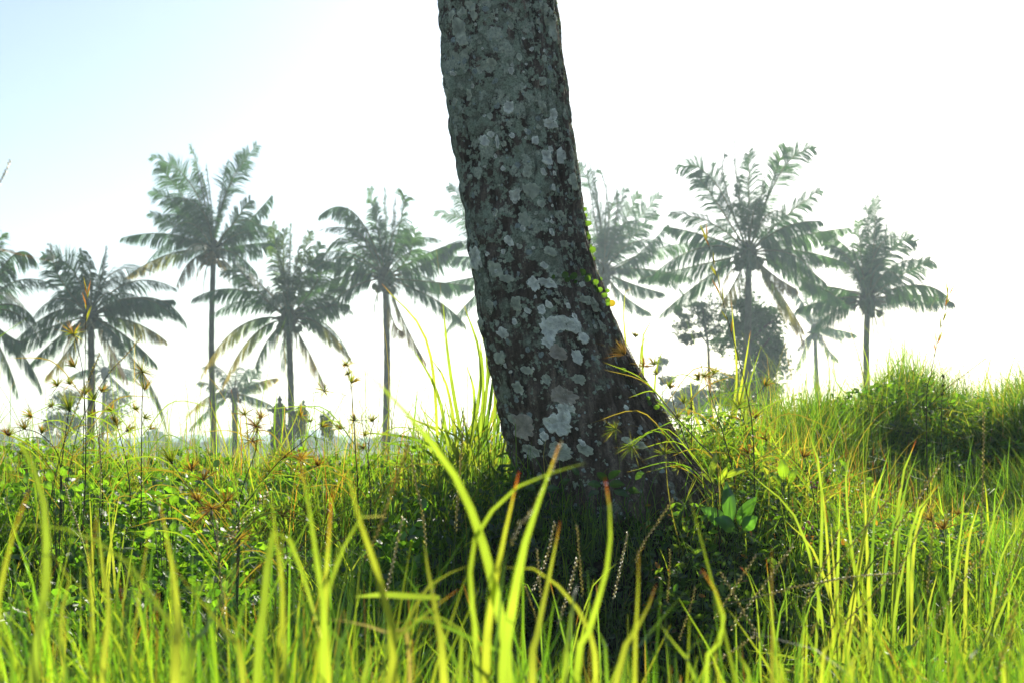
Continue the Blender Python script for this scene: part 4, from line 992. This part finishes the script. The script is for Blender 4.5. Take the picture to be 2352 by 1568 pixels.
# ---------------------------------------------------------------- beaded seed stalks
def seed_stalk(label, D, pts_px, head=.55, w=1.0, seed=0, col=(.42, .38, .19)):
    """pts_px from tip to low end"""
    r = random.Random(seed); d2 = D+r.uniform(-.1, .1)
    pts = [P(x, y, D+(d2-D)*i/max(1, len(pts_px)-1)) for i, (x, y) in enumerate(pts_px)]
    lo = pts[-1]; dirv = (pts[-1]-pts[-2]).normalized(); zg = tz(lo.x, lo.y)
    if lo.z > zg+.02:
        h = lo.z-zg; foot = Vector((lo.x+dirv.x*h*.35, lo.y+r.uniform(-.03, .03), zg-.01)); foot.z = tz(foot.x, foot.y)-.01
        pts = pts+[lo.lerp(foot, .5)+Vector((dirv.x*h*.08, 0, 0)), foot]
    root = thing('seed_stalk', label, 'grass stalk', pts[-1], 'beaded seed stalks')
    path = bez(pts, 40); L = [0]
    for a, b in zip(path, path[1:]): L.append(L[-1]+(b-a).length)
    vis = sum((Vector(b)-Vector(a)).length for a, b in zip(pts[:len(pts_px)], pts[1:len(pts_px)]))
    Lh = vis*head
    mb = MB(); k0 = next((i for i, l in enumerate(L) if l >= Lh*.98), len(L)-1)
    mb.tube(path[max(0, k0-1):], .0009*w, 4, (.06, .09, .025)); mb.build('stem', M_stem, root)
    mb = MB(); mb.tube(path[:k0+1], .0008*w, 4, np.array(col)*.6)
    s = 0; i = 0; step = .0042*w; sg = 1
    pa = np.array([tuple(p) for p in path]); La = np.array(L)
    while s < Lh:
        q = np.array([np.interp(s, La, pa[:, c]) for c in range(3)]); q2 = np.array([np.interp(s+.002, La, pa[:, c]) for c in range(3)])
        T = (q-q2); T /= np.linalg.norm(T)+1e-9
        sd_ = np.cross(T, np.array([0, 1., 0])); sd_ /= np.linalg.norm(sd_)+1e-9
        ang = r.uniform(-.8, .8); o = sd_*math.cos(ang)*sg+np.array([0, -1., 0])*math.sin(ang)
        c = q+o*.0013*w; hl, hw = .0032*w*r.uniform(.8, 1.2), .0014*w
        ax = T*.85+o*.35; ax /= np.linalg.norm(ax); b2 = np.cross(ax, o); b2 /= np.linalg.norm(b2)+1e-9; b3 = np.cross(ax, b2)
        V = [c-ax*hl*.5, c+b2*hw, c+b3*hw, c-b2*hw, c-b3*hw, c+ax*hl]
        mb.add(V, (), [(0, 2, 1), (0, 3, 2), (0, 4, 3), (0, 1, 4), (5, 1, 2), (5, 2, 3), (5, 3, 4), (5, 4, 1)], np.array(col)*r.uniform(.6, 1.6))
        s += step*r.uniform(.75, 1.1); sg = -sg
    mb.build('seed_spike', M_seed, root)
SS = [
 ('straight seed stalk rising against the tall grass left of the trunk', 2.9, [(1066,955),(1055,1100),(1045,1232),(1040,1400)], .6, 1.4),
 ('seed stalk tipped back beside the longest arching blade', 2.7, [(943,1040),(955,1110),(974,1205),(985,1400)], .6, 1.2),
 ('pale blurred seed stalk leaning over the bright weeds', 2.0, [(938,1020),(900,1130),(860,1240),(828,1325)], .9, 1.1),
 ('short upright seed stalk left of the arching blades', 2.2, [(925,1188),(905,1280),(888,1365),(880,1500)], .7, 1.1),
 ('seed stalk running along the back of the broadest blade to its tip', 1.45, [(1290,1013),(1260,1095),(1215,1185),(1160,1300)], .9, .75),
 ('seed stalk crossing another in the hollow, taller of the two', 2.5, [(1274,1200),(1255,1280),(1229,1345),(1190,1430)], .7, 1.0),
 ('small seed stalk crossed by a taller one in the hollow', 2.5, [(1233,1260),(1237,1310),(1241,1352),(1245,1430)], .7, .9),
 ('seed stalk standing alone against the blackest shade', 2.6, [(1325,1206),(1332,1290),(1337,1350),(1342,1440)], .7, 1.0),
 ('seed stalk close behind the hooked blade', 2.3, [(1325,1284),(1308,1350),(1288,1415),(1275,1480)], .8, 1.0),
 ('seed stalk between the twisted blade and the thin yellow blade', 2.6, [(1441,1224),(1428,1290),(1413,1358),(1395,1450)], .7, 1.0),
 ('long seed stalk slanting out from behind the thin yellow blade', 2.6, [(1546,1146),(1510,1200),(1468,1267),(1430,1400)], .6, 1.0),
 ('short seed stalk nearly upright beneath the tree foot', 2.7, [(1539,1262),(1538,1310),(1534,1365),(1530,1440)], .7, .9),
 ('little seed stalk leaning back beneath the crossed pair', 2.5, [(1207,1346),(1218,1380),(1230,1415),(1240,1470)], .8, .8),
 ('faint seed stalk low in the shade beside the drooping orange tip', 2.6, [(1597,1348),(1585,1395),(1568,1445),(1555,1500)], .8, .9),
 ('seed stalk slanting up out of the hollow towards the sunny bank', 2.4, [(1821,1252),(1760,1335),(1681,1440),(1650,1500)], .8, 1.1),
 ('shorter parallel seed stalk just inside the hollow', 2.5, [(1736,1275),(1690,1345),(1633,1434),(1610,1490)], .7, 1.0),
 ('seed stalk leaning the opposite way across two others', 2.4, [(1657,1314),(1700,1390),(1752,1484),(1770,1540)], .8, 1.0),
 ('seed stalk crossing the horizontal one in its middle', 2.5, [(1930,1210),(1895,1290),(1853,1376),(1820,1450)], .8, 1.0),
 ('dark seed stalk slanting through the fresh grass clump', 2.7, [(2070,1113),(2000,1195),(1912,1308),(1860,1380)], .8, 1.1),
 ('thickest seed stalk, pointing up to the shaded mound', 2.6, [(2157,1070),(2090,1170),(2000,1296),(1950,1380)], .6, 1.3),
 ('seed stalk close beside the thickest one with a bent neck', 2.7, [(2148,1138),(2110,1220),(2064,1312),(2030,1390)], .7, .9),
 ('seed stalk lying almost level across the dark hollow', 2.4, [(2064,1316),(1970,1322),(1880,1338),(1780,1360),(1600,1440)], .7, 1.0),
 ('slim seed stalk hanging below the level one', 2.5, [(1971,1260),(1940,1330),(1907,1415),(1890,1470)], .8, .9),
 ('seed stalk curving down from the end of the level one', 2.5, [(2040,1330),(1990,1380),(1936,1435),(1900,1500)], .8, 1.0),
 ('upright seed stalk right of the fresh grass clump', 2.6, [(2145,1186),(2138,1270),(2130,1356),(2128,1440)], .7, 1.0),
 ('tallest seed stalk, straight against the dark face of the mound', 3.2, [(2260,946),(2258,1090),(2253,1242),(2248,1400)], .8, 1.2),
 ('seed stalk slanting beneath the tallest one', 2.4, [(2242,1288),(2180,1380),(2093,1488),(2060,1540)], .8, 1.0),
 ('seed stalk at the far edge of the sunny bank', 2.5, [(2352,1220),(2320,1320),(2275,1435),(2250,1500)], .7, 1.1),
 ('blurred straw coloured seed stalk close to the view corner', 1.5, [(2335,1380),(2318,1470),(2290,1568)], 1.0, 1.2),
 ('short seed stalk low beneath the slim one', 2.4, [(1933,1397),(1915,1435),(1890,1480),(1870,1530)], .8, .9),
 ('low seed stalk near the crossing broad blades', 2.2, [(1876,1427),(1850,1480),(1820,1537),(1800,1568)], .9, .9),
 ('long seed stalk starting from the lower edge by the crossing blades', 2.0, [(1969,1418),(1925,1490),(1868,1568)], .9, 1.0),
 ('low seed stalk lying under the drop tipped blade', 2.2, [(1732,1461),(1690,1490),(1640,1522),(1600,1560)], .8, .9),
 ('seed stalk in front of the faint misty palm', 3.4, [(325,773),(285,820),(246,862),(190,960),(165,1050)], .35, 1.1),
 ('beaded seed stalk slanting in front of the drooping palm foot', 3.2, [(229,812),(195,890),(162,972),(130,1080)], .8, 1.2),
 ('straight seed stalk rising from the oval leaved weeds', 3.2, [(228,980),(230,1060),(231,1135),(225,1230)], .7, 1.1),
 ('short seed stalk tipped back among the oval leaved weeds', 3.0, [(147,1108),(163,1160),(182,1220),(200,1290)], .8, 1.0),
 ('blurred seed stalk slanting below the rusty burs', 2.3, [(615,1132),(575,1180),(536,1223),(500,1300)], .8, 1.1),
 ('dotted seed stalk upright in the middle of the shrubby meadow', 2.4, [(498,1196),(503,1290),(512,1385),(516,1470)], .8, 1.0),
 ('seed stalk poking in at the view edge above the palms', 2.0, [(24,369),(8,405),(-12,450),(-40,600)], .9, 1.0),
 ('seed stalk stretched over the mound towards the pale sky', 5.2, [(2265,822),(2215,860),(2165,900),(2100,980)], .5, 1.2),
 ('leaning seed stalk in front of the pointed palm', 5.0, [(1950,745),(1975,830),(1990,900),(2000,980)], .5, 1.2),
]
for i, s in enumerate(SS): seed_stalk(s[0], s[1], s[2], s[3], s[4], 300+i)

# ---------------------------------------------------------------- bur grass with spiky heads
def spikes(mb, c, rad, n, r, cols, up=.2, wide=1.0, dirv=None):
    for k in range(n):
        d = Vector((r.gauss(0, 1), r.gauss(0, .8), r.gauss(up, .8))).normalized()
        if dirv is not None: d = (d*.75+dirv*.9).normalized()
        L = rad*r.uniform(.35, 1.6); s = d.cross(Vector((r.uniform(-.4, .4), 1, r.uniform(-.4, .4)))).normalized()
        w = r.uniform(.0004, .0011)*wide
        b = c+d*rad*.05; m = c+d*L*.45; t = c+d*L+Vector((0, 0, -L*.1))
        col = np.array(r.choice(cols))*r.uniform(.6, 1.3)
        mb.add([b-s*w*.5, b+s*w*.5, m+s*w, m-s*w, t], [(0, 1, 2, 3)], [(3, 2, 4)], col)
        if r.random() < .3:
            e = t+d*L*.5+Vector((r.uniform(-.2, .2)*L, 0, r.uniform(-.1, .3)*L)); mb.add([t-s*.0003, t+s*.0003, e], (), [(0, 1, 2)], (.10, .07, .03))
def bur(label, D, stem, heads, seed, leaves=7, name='bur_grass', group='bur grass stalks'):
    """stem: pixels from top to low; heads: (x, y, radius px[, 'kind'])"""
    r = random.Random(seed); pts = [P(x, y, D+.03*i*r.uniform(-1, 1)) for i, (x, y) in enumerate(stem)]
    lo = pts[-1]; zg = tz(lo.x, lo.y)
    foot = Vector((lo.x+(lo.x-pts[-2].x)*.3, lo.y, 0)); foot.z = min(tz(foot.x, foot.y), lo.z-.02)-.01
    pts.append(foot)
    root = thing(name, label, 'bur grass', foot, group)
    path = bez(pts, 26)
    mb = MB(); mb.tube(path, np.linspace(.0010, .0022, 26)*D/4.0, 5, (.045, .025, .018)); mb.build('stem', M_stem, root)
    for h in heads:
        x, y, rp = h[:3]; kind = h[3] if len(h) > 3 else ''
        c = P(x, y, D); rad = rp*D/FPX*r.uniform(.7, 1.2)
        mb = MB(); cols = [(.08, .12, .025), (.04, .05, .018), (.14, .15, .035), (.17, .09, .035)]
        if 'r' in kind: cols = [(.12, .06, .028), (.08, .045, .02), (.15, .11, .045), (.04, .03, .015)]
        if 'g' in kind: cols = [(.07, .11, .02), (.05, .08, .02), (.12, .13, .03)]
        # joined to the stem by its stalk
        near = min(path, key=lambda q: (Vector(q)-c).length)
        if (near-c).length > .006: mb.tube([near+Vector((0, 0, -.03)), near.lerp(c, .5)+Vector((0, 0, -.006)), c], .0007*D/4, 4, (.06, .04, .02))
        mb.ball(c, rad*.08, (.04, .03, .018), 6, 4)
        dv = None if 'o' in kind else (c-near+Vector((0, 0, .04))).normalized()*.5+Vector((r.uniform(-.5, .5), 0, r.uniform(-.1, .6)))
        spikes(mb, c, rad*1.35, int(22+rp*1.0), r, cols, .25, 1.15*D/4, dv)
        mb.build('seed_head', M_weed, root)
    for k in range(leaves):
        q = path[int(r.uniform(6, 20))]; sx = r.choice([-1, 1]); L = r.uniform(.12, .28)
        blade([q, q+Vector((sx*L*.4, 0, L*.45)), q+Vector((sx*L*.95, r.uniform(-.05, .05), L*r.uniform(.2, .75)))], .0035, np.array(r.choice([MG, LG, (.10, .09, .03)])), r.choice([STRAW, None, None]), .12, .4, .3, 10, root, 'leaf', M_grass)
BG = [
 ('bur grass stalk whose dark head stands out against the drooping palm', 3.9, [(172,775),(188,840),(195,930),(197,1000),(195,1120)], [(168,768,27,'o'),(172,843,20),(160,882,18),(133,885,18)]),
 ('bur grass stalk with a star shaped head right of the drooping palm', 3.9, [(328,855),(326,930),(325,1010),(324,1180),(323,1350)], [(327,854,26,'o'),(332,895,16),(332,960,18,'g'),(346,985,14)]),
 ('bur grass with several small nodding heads over the palm foot', 4.1, [(216,920),(222,980),(232,1060),(235,1150)], [(216,921,22,'g'),(210,955,18),(196,905,15),(232,900,14)]),
 ('bur grass with hanging green bracts below the first palm crown', 4.0, [(158,940),(150,1000),(140,1080),(138,1160)], [(160,943,28,'g'),(120,932,18),(74,956,20)]),
 ('bur grass with a row of dark pointed heads crossing the horizon', 4.1, [(262,950),(275,1000),(290,1060),(300,1150)], [(256,946,20),(268,975,18),(290,990,16),(310,940,14)]),
 ('bur grass leaning far over with reddish base near the view edge', 4.0, [(20,1000),(60,985),(110,1010),(140,1080)], [(18,1000,20,'r'),(58,985,18),(95,995,16),(45,1040,18,'g')]),
 ('brown bur grass head like a ragged ball beside the small distant palm', 3.8, [(590,975),(588,1030),(560,1110),(530,1230),(515,1340)], [(588,978,26,'ro'),(580,1012,24,'ro'),(600,960,16,'r'),(562,952,17)]),
 ('dark slanting stalk with a long leaf in front of the stone shrine', 4.0, [(740,975),(700,1010),(640,1060),(585,1130),(540,1200)], [(740,980,14),(690,955,16),(712,968,12,'g')]),
 ('bur grass with the highest brown head between the shrine and fifth palm', 4.2, [(797,835),(806,880),(812,960),(818,1060),(822,1130)], [(795,838,22,'o'),(806,880,22),(745,898,19),(800,860,14)]),
 ('bur grass with drooping sharp heads left of the tall clump', 4.2, [(860,960),(850,1000),(845,1050),(850,1130)], [(782,985,20),(814,965,17),(855,968,16),(835,1030,16),(840,1000,14)]),
 ('bur grass with a wide green star head low in the weeds', 3.4, [(400,1068),(420,1100),(470,1170),(500,1260)], [(395,1062,34,'g'),(440,1080,24,'r'),(468,1102,26,'r')]),
 ('rusty bur grass head spread flat in the middle of the meadow', 3.2, [(486,1168),(492,1220),(503,1290),(505,1360)], [(486,1166,36,'ro'),(455,1150,20,'r'),(520,1152,22,'r')]),
 ('small rusty bur grass low behind the blade with the scarlet tip', 3.3, [(650,1185),(655,1240),(660,1300)], [(648,1186,26,'r'),(548,1238,26,'ro'),(700,1170,18)]),
 ('bur grass with orange awns over the ridge near the shrine foot', 4.3, [(690,1060),(700,1100),(710,1160)], [(690,1055,30,'r'),(730,1068,24,'r'),(660,1050,20),(620,1085,22)]),
 ('bur grass with a round spidery head in front of the slim tree', 4.3, [(1620,866),(1640,930),(1665,1010),(1685,1090),(1690,1150)], [(1618,863,29,'o'),(1640,858,16),(1606,872,14)]),
 ('bur grass with feathery green heads left of the mound', 4.4, [(1700,935),(1712,980),(1720,1040),(1725,1120)], [(1697,937,32,'g'),(1756,886,20),(1680,960,18),(1735,960,20)]),
 ('reddish bur grass springing from the root of the trunk', 4.2, [(1440,790),(1475,860),(1530,930),(1600,1010),(1660,1080)], [(1436,815,26,'r'),(1478,842,20,'r'),(1460,775,15),(1503,838,15)]),
 ('bur grass hanging over the shaded root with pale brush heads', 4.0, [(1470,955),(1520,1010),(1580,1060),(1640,1120)], [(1415,985,24,'g'),(1452,1025,26,'g'),(1525,1042,22,'g'),(1560,1075,18)]),
 ('bur grass with small dark heads beside the lit root edge', 4.4, [(1540,890),(1550,940),(1570,1000),(1590,1060)], [(1538,892,18),(1555,960,20),(1570,925,16,'g'),(1510,860,14)]),
 ('rusty bur grass in the red patch between tree foot and mound', 4.4, [(1850,1060),(1860,1100),(1870,1150)], [(1845,1050,24,'r'),(1720,1040,26,'r'),(1800,1075,20,'r'),(1760,1010,20)]),
 ('rusty bent bur grass in the dip below the mound', 3.6, [(2150,1200),(2170,1240),(2165,1300)], [(2140,1195,24,'r'),(2168,1215,22,'r'),(2200,1180,16,'r')]),
]
for i, b in enumerate(BG): bur(b[0], b[1], b[2], b[3], 500+i)

# tall grass panicles
def panicle(label, D, stem, seed, n=9, col=(.09, .10, .03)):
    r = random.Random(seed); pts = [P(x, y, D) for x, y in stem]; lo = pts[-1]
    foot = Vector((lo.x+(lo.x-pts[-2].x)*.2, lo.y, 0)); foot.z = min(tz(foot.x, foot.y), lo.z-.02)-.01; pts.append(foot)
    root = thing('flowering_grass', label, 'grass', foot, 'single flowering grass stems')
    path = bez(pts, 40); mb = MB(); mb.tube(path, np.linspace(.0008, .0022, 40)*D/4.3, 5, (.05, .045, .02)); mb.build('stem', M_stem, root)
    mb = MB()
    for k in range(n):
        q = path[int(k*1.4)]; q2 = path[int(k*1.4)+1]; T = (q-q2).normalized()
        sg = 1 if k % 2 else -1
        for j in range(2):
            d = (T+Vector((sg*r.uniform(.1, .4), r.uniform(-.2, .2), 0))).normalized(); L = r.uniform(.03, .06)*D/4.3; s = d.cross(Vector((0, 1, 0))).normalized()*.0022*D/4.3
            b = Vector(q)+T*r.uniform(-.01, .02); mb.add([b, b+d*L*.4+s, b+d*L, b+d*L*.4-s], [(0, 1, 2, 3)], (), np.array(r.choice([col, (.12, .13, .03), (.14, .06, .03)])))
    mb.build('seed_head', M_weed, root)
panicle('tall dark flowering grass stem rising before the palms near the trunk', 4.2, [(1623,545),(1638,600),(1662,700),(1690,800),(1715,900),(1730,1010)], 61, 10)
panicle('dark flowering grass stem leaning out over the mound top', 5.2, [(2178,680),(2165,740),(2150,800),(2138,860),(2128,930)], 62, 7)
panicle('thin flowering grass stem between the drooping palm and its neighbour', 4.5, [(205,560),(203,600),(200,680),(196,760),(195,850)][2:], 63, 4)

# leaves entering at the upper edge of the view
for label, D, w, col, tip, path in [
 ('orange edged grass blade reaching in at the view edge below the sky', 1.9, .007, (.12, .10, .03), (.05, .03, .02), [(-180,480),(-90,545),(0,574),(60,588),(135,604)]),
 ('thin green grass blade slanting in at the view edge over the palms', 2.6, .005, MG, None, [(-120,860),(-40,800),(30,752),(95,710)])]:
    pts = [P(x, y, D) for x, y in path]; f = Vector((pts[0].x-.12, D, tz(pts[0].x-.12, D)-.01)); root = thing('grass_plant', label, 'grass', f)
    blade([f, f.lerp(pts[0], .7)+Vector((-.04, 0, .03))]+pts, w, col, tip, .3, .3, .3, 24, root)

# broad leaved plants
def leafy(label, D, foot, leaves, seed, name='broadleaf_weed', col=(.05, .12, .025), group=None):
    """leaves: base x,y, tip x,y, width px"""
    r = random.Random(seed); fp = P(foot[0], foot[1], D); fp.z = min(fp.z, tz(fp.x, D))
    root = thing(name, label, 'plant', fp, group)
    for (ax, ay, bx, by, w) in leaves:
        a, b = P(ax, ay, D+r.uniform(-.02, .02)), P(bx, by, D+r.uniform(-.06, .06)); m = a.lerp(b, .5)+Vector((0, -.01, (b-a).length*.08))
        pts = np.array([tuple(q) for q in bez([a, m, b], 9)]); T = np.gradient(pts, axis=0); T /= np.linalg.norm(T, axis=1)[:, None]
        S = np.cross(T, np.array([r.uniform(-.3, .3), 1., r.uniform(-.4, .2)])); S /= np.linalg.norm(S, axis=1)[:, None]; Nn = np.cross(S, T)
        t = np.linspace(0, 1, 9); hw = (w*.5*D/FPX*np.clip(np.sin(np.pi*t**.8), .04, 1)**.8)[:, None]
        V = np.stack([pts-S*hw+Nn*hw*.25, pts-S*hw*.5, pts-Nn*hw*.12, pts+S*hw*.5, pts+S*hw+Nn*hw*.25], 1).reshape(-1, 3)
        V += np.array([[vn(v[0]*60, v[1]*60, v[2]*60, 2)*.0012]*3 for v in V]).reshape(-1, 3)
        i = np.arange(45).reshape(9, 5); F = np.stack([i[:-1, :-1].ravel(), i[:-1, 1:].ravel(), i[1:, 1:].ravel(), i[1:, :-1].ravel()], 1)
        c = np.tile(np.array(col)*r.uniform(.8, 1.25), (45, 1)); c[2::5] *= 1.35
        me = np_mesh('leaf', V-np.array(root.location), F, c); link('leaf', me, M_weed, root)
        if (Vector(a)-fp).length > .02:
            mb = MB(); mb.tube([fp, fp.lerp(a, .5), a, pts[4]], [.0014, .0012, .001, .0004], 4, (.06, .09, .03)); mb.build('leaf_stalk', M_stem, root)
leafy('broad leaved plant with two big smooth leaves at the rim of the shade', 4.0, (1690,1215), [(1680,1200,1668,1105,36),(1695,1205,1738,1140,32),(1670,1210,1610,1165,34),(1690,1215,1640,1190,38),(1705,1215,1740,1185,34)], 71, col=(.03, .085, .028))
leafy('plant with pointed pale spotted leaves just above the big smooth ones', 4.1, (1660,1130), [(1632,1093,1645,1036,17),(1665,1095,1715,1078,16),(1655,1110,1670,1070,18),(1640,1110,1610,1085,13),(1660,1120,1690,1110,14)], 72, col=(.11, .16, .03))
leafy('yellow green broad leaf standing in the sunny bank grass', 4.1, (1805,1120), [(1800,1100,1795,1052,26),(1812,1110,1830,1075,15),(1795,1112,1775,1092,14)], 73, col=(.09, .16, .025))
leafy('weed with round sunlit leaves beneath the slender palm', 3.5, (385,1190), [(395,1160,412,1130,22),(410,1165,432,1138,22),(365,1160,352,1192,20),(385,1170,370,1150,20),(400,1190,395,1220,20),(355,1210,330,1235,22),(375,1205,385,1240,18),(410,1195,440,1190,18)], 74, col=(.075, .16, .025))
leafy('weed with oval leaves stacked under the bur grass near the view edge', 3.7, (140,1120), [(120,1105,112,1075,18),(140,1090,160,1070,20),(150,1105,175,1098,16),(125,1120,95,1112,18),(60,1110,62,1085,16),(80,1100,100,1080,15),(140,1125,150,1150,17),(105,1130,85,1150,16),(35,1130,20,1110,15),(165,1120,190,1125,14)], 75, col=(.07, .15, .025))
leafy('weed with lance shaped leaves in the middle of the meadow', 3.2, (545,1210), [(545,1195,535,1165,9),(550,1190,562,1160,9),(545,1205,520,1190,9),(550,1205,578,1185,10),(545,1215,525,1212,9),(552,1215,575,1212,9),(548,1180,548,1150,8)], 76, col=(.05, .12, .025))
leafy('tall leafy weed against the shaded side of the trunk', 4.7, (1130,1090), [(1140,1030,1160,1018,14),(1140,1055,1165,1050,16),(1135,1070,1120,1050,12),(1150,1000,1168,985,10),(1060,1050,1035,1045,12),(1090,1070,1070,1060,12),(1120,1020,1100,1008,11),(1125,1060,1145,1075,13)], 77, col=(.06, .13, .025))
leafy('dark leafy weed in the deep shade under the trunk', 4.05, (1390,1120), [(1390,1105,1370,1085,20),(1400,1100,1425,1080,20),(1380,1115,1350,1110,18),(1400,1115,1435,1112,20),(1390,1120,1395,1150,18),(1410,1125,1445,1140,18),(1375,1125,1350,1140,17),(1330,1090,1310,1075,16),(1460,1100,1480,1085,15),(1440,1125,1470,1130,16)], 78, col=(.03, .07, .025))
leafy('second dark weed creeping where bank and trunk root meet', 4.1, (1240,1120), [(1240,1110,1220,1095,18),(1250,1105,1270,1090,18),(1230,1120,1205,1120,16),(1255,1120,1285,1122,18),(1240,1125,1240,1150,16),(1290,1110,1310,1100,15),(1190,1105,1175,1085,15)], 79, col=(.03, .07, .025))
leafy('hanging weed shoot under the fresh grass clump', 2.5, (2060,1530), [(2060,1520,2100,1480,24),(2070,1530,2120,1520,22),(2050,1520,2030,1490,18),(2060,1535,2030,1540,18)], 80, col=(.05, .13, .025))

# purple weed flowers
def flowers():
    for label, D, x, y, n in [('tiny purple flower head on the sunny bank', 4.0, 1875, 1115, 9), ('small purple flowers low in front of the tree shade', 3.3, 1858, 1205, 5)]:
        c = P(x, y, D); f = Vector((c.x+.01, D, tz(c.x, D)-.01)); root = thing('purple_flower', label, 'flower', f)
        r = random.Random(int(x)); mb = MB(); mb.tube([f, f.lerp(c, .5), c], .0009, 4, (.06, .09, .03)); mb.build('stem', M_stem, root)
        for k in range(n):
            q = c+Vector((r.uniform(-.014, .014), r.uniform(-.01, .01), r.uniform(-.008, .01))); mb = MB(); mb.ball(q, .0035, (.20, .12, .28), 6, 4)
            mb.tube([q, q.lerp(c, .6)+Vector((0, 0, -.01))], .0006, 3, (.06, .08, .03)); mb.build('floret', M_weed, root)
flowers()
# whorled stalk on the mound (dark balls one above another)
def whorl(label, D, pts, heads, seed):
    p = [P(x, y, D) for x, y in pts]; f = Vector((p[-1].x, D, tz(p[-1].x, D)-.01)); root = thing('whorled_stalk', label, 'plant', f, 'dark whorled stalks')
    mb = MB(); mb.tube(bez(p+[f], 16), .0016, 5, (.04, .05, .02)); mb.build('stem', M_stem, root); r = random.Random(seed)
    for x, y, rp in heads:
        c = P(x, y, D); mb = MB(); mb.ball(c, rp*D/FPX*.6, (.025, .035, .018), 8, 5, (1.1, 1, .6)); spikes(mb, c, rp*D/FPX*1.2, 22, r, [(.03, .045, .02), (.05, .07, .02)], 0, 1.4)
        mb.build('whorl', M_weed, root)
whorl('stalk strung with dark round whorls on top of the mound', 6.3, [(2166,858),(2166,900),(2162,960)], [(2166,862,6),(2166,884,6),(2164,905,6),(2158,936,6)], 1)
whorl('small whorled stalk left of the mound', 4.6, [(1590,908),(1588,950)], [(1588,915,5),(1587,925,5),(1587,936,5)], 2)

# dew
def dew():
    m, t = new_mat('dew_water'); g_ = N(t, 'ShaderNodeBsdfGlossy'); g_.inputs['Roughness'].default_value = .08; g_.inputs['Color'].default_value = (1, 1, 1, 1)
    gl = N(t, 'ShaderNodeBsdfGlass'); gl.inputs['IOR'].default_value = 1.33; gl.inputs['Roughness'].default_value = .02
    mx = N(t, 'ShaderNodeMixShader'); mx.inputs[0].default_value = .45; t.links.new(gl.outputs[0], mx.inputs[1]); t.links.new(g_.outputs[0], mx.inputs[2])
    out = N(t, 'ShaderNodeOutputMaterial'); t.links.new(mx.outputs[0], out.inputs[0])
    g = np.random.default_rng(5); mb = MB()
    deps = bpy.context.evaluated_depsgraph_get() if False else None
    for nm, cnt, rad in (('near_grass', 420, .0011), ('low_grass', 420, .0011), ('meadow_grass', 1300, .0015), ('mound_grass', 700, .0022), ('broad_meadow_grass', 350, .0016)):
        me = bpy.data.objects[nm].data; co = np.zeros(len(me.vertices)*3, np.float32); me.vertices.foreach_get('co', co); co = co.reshape(-1, 3)
        pick = co[g.choice(len(co), cnt*3)]; zt = terrain(pick[:, 0], pick[:, 1]); pick = pick[(pick[:, 2]-zt) > .08][:cnt]
        for p in pick: mb.ball(p, rad*g.uniform(.6, 1.2), (1, 1, 1), 6, 4)
    for root in [o for o in bpy.data.objects if o.name.startswith('grass_clump')][:10]:
        for ch in root.children:
            if g.uniform() < .8:
                vs = ch.data.vertices; v = vs[min(len(vs)-1, int(len(vs)*g.uniform(.4, .99)))].co+root.location
                mb.ball(v, .0010*g.uniform(.7, 1.2), (1, 1, 1), 8, 6)
    mb.build('dew_drops', m, None, kind='stuff', label='tiny dew drops sparkling on the grass blades', cat='dew')
dew()
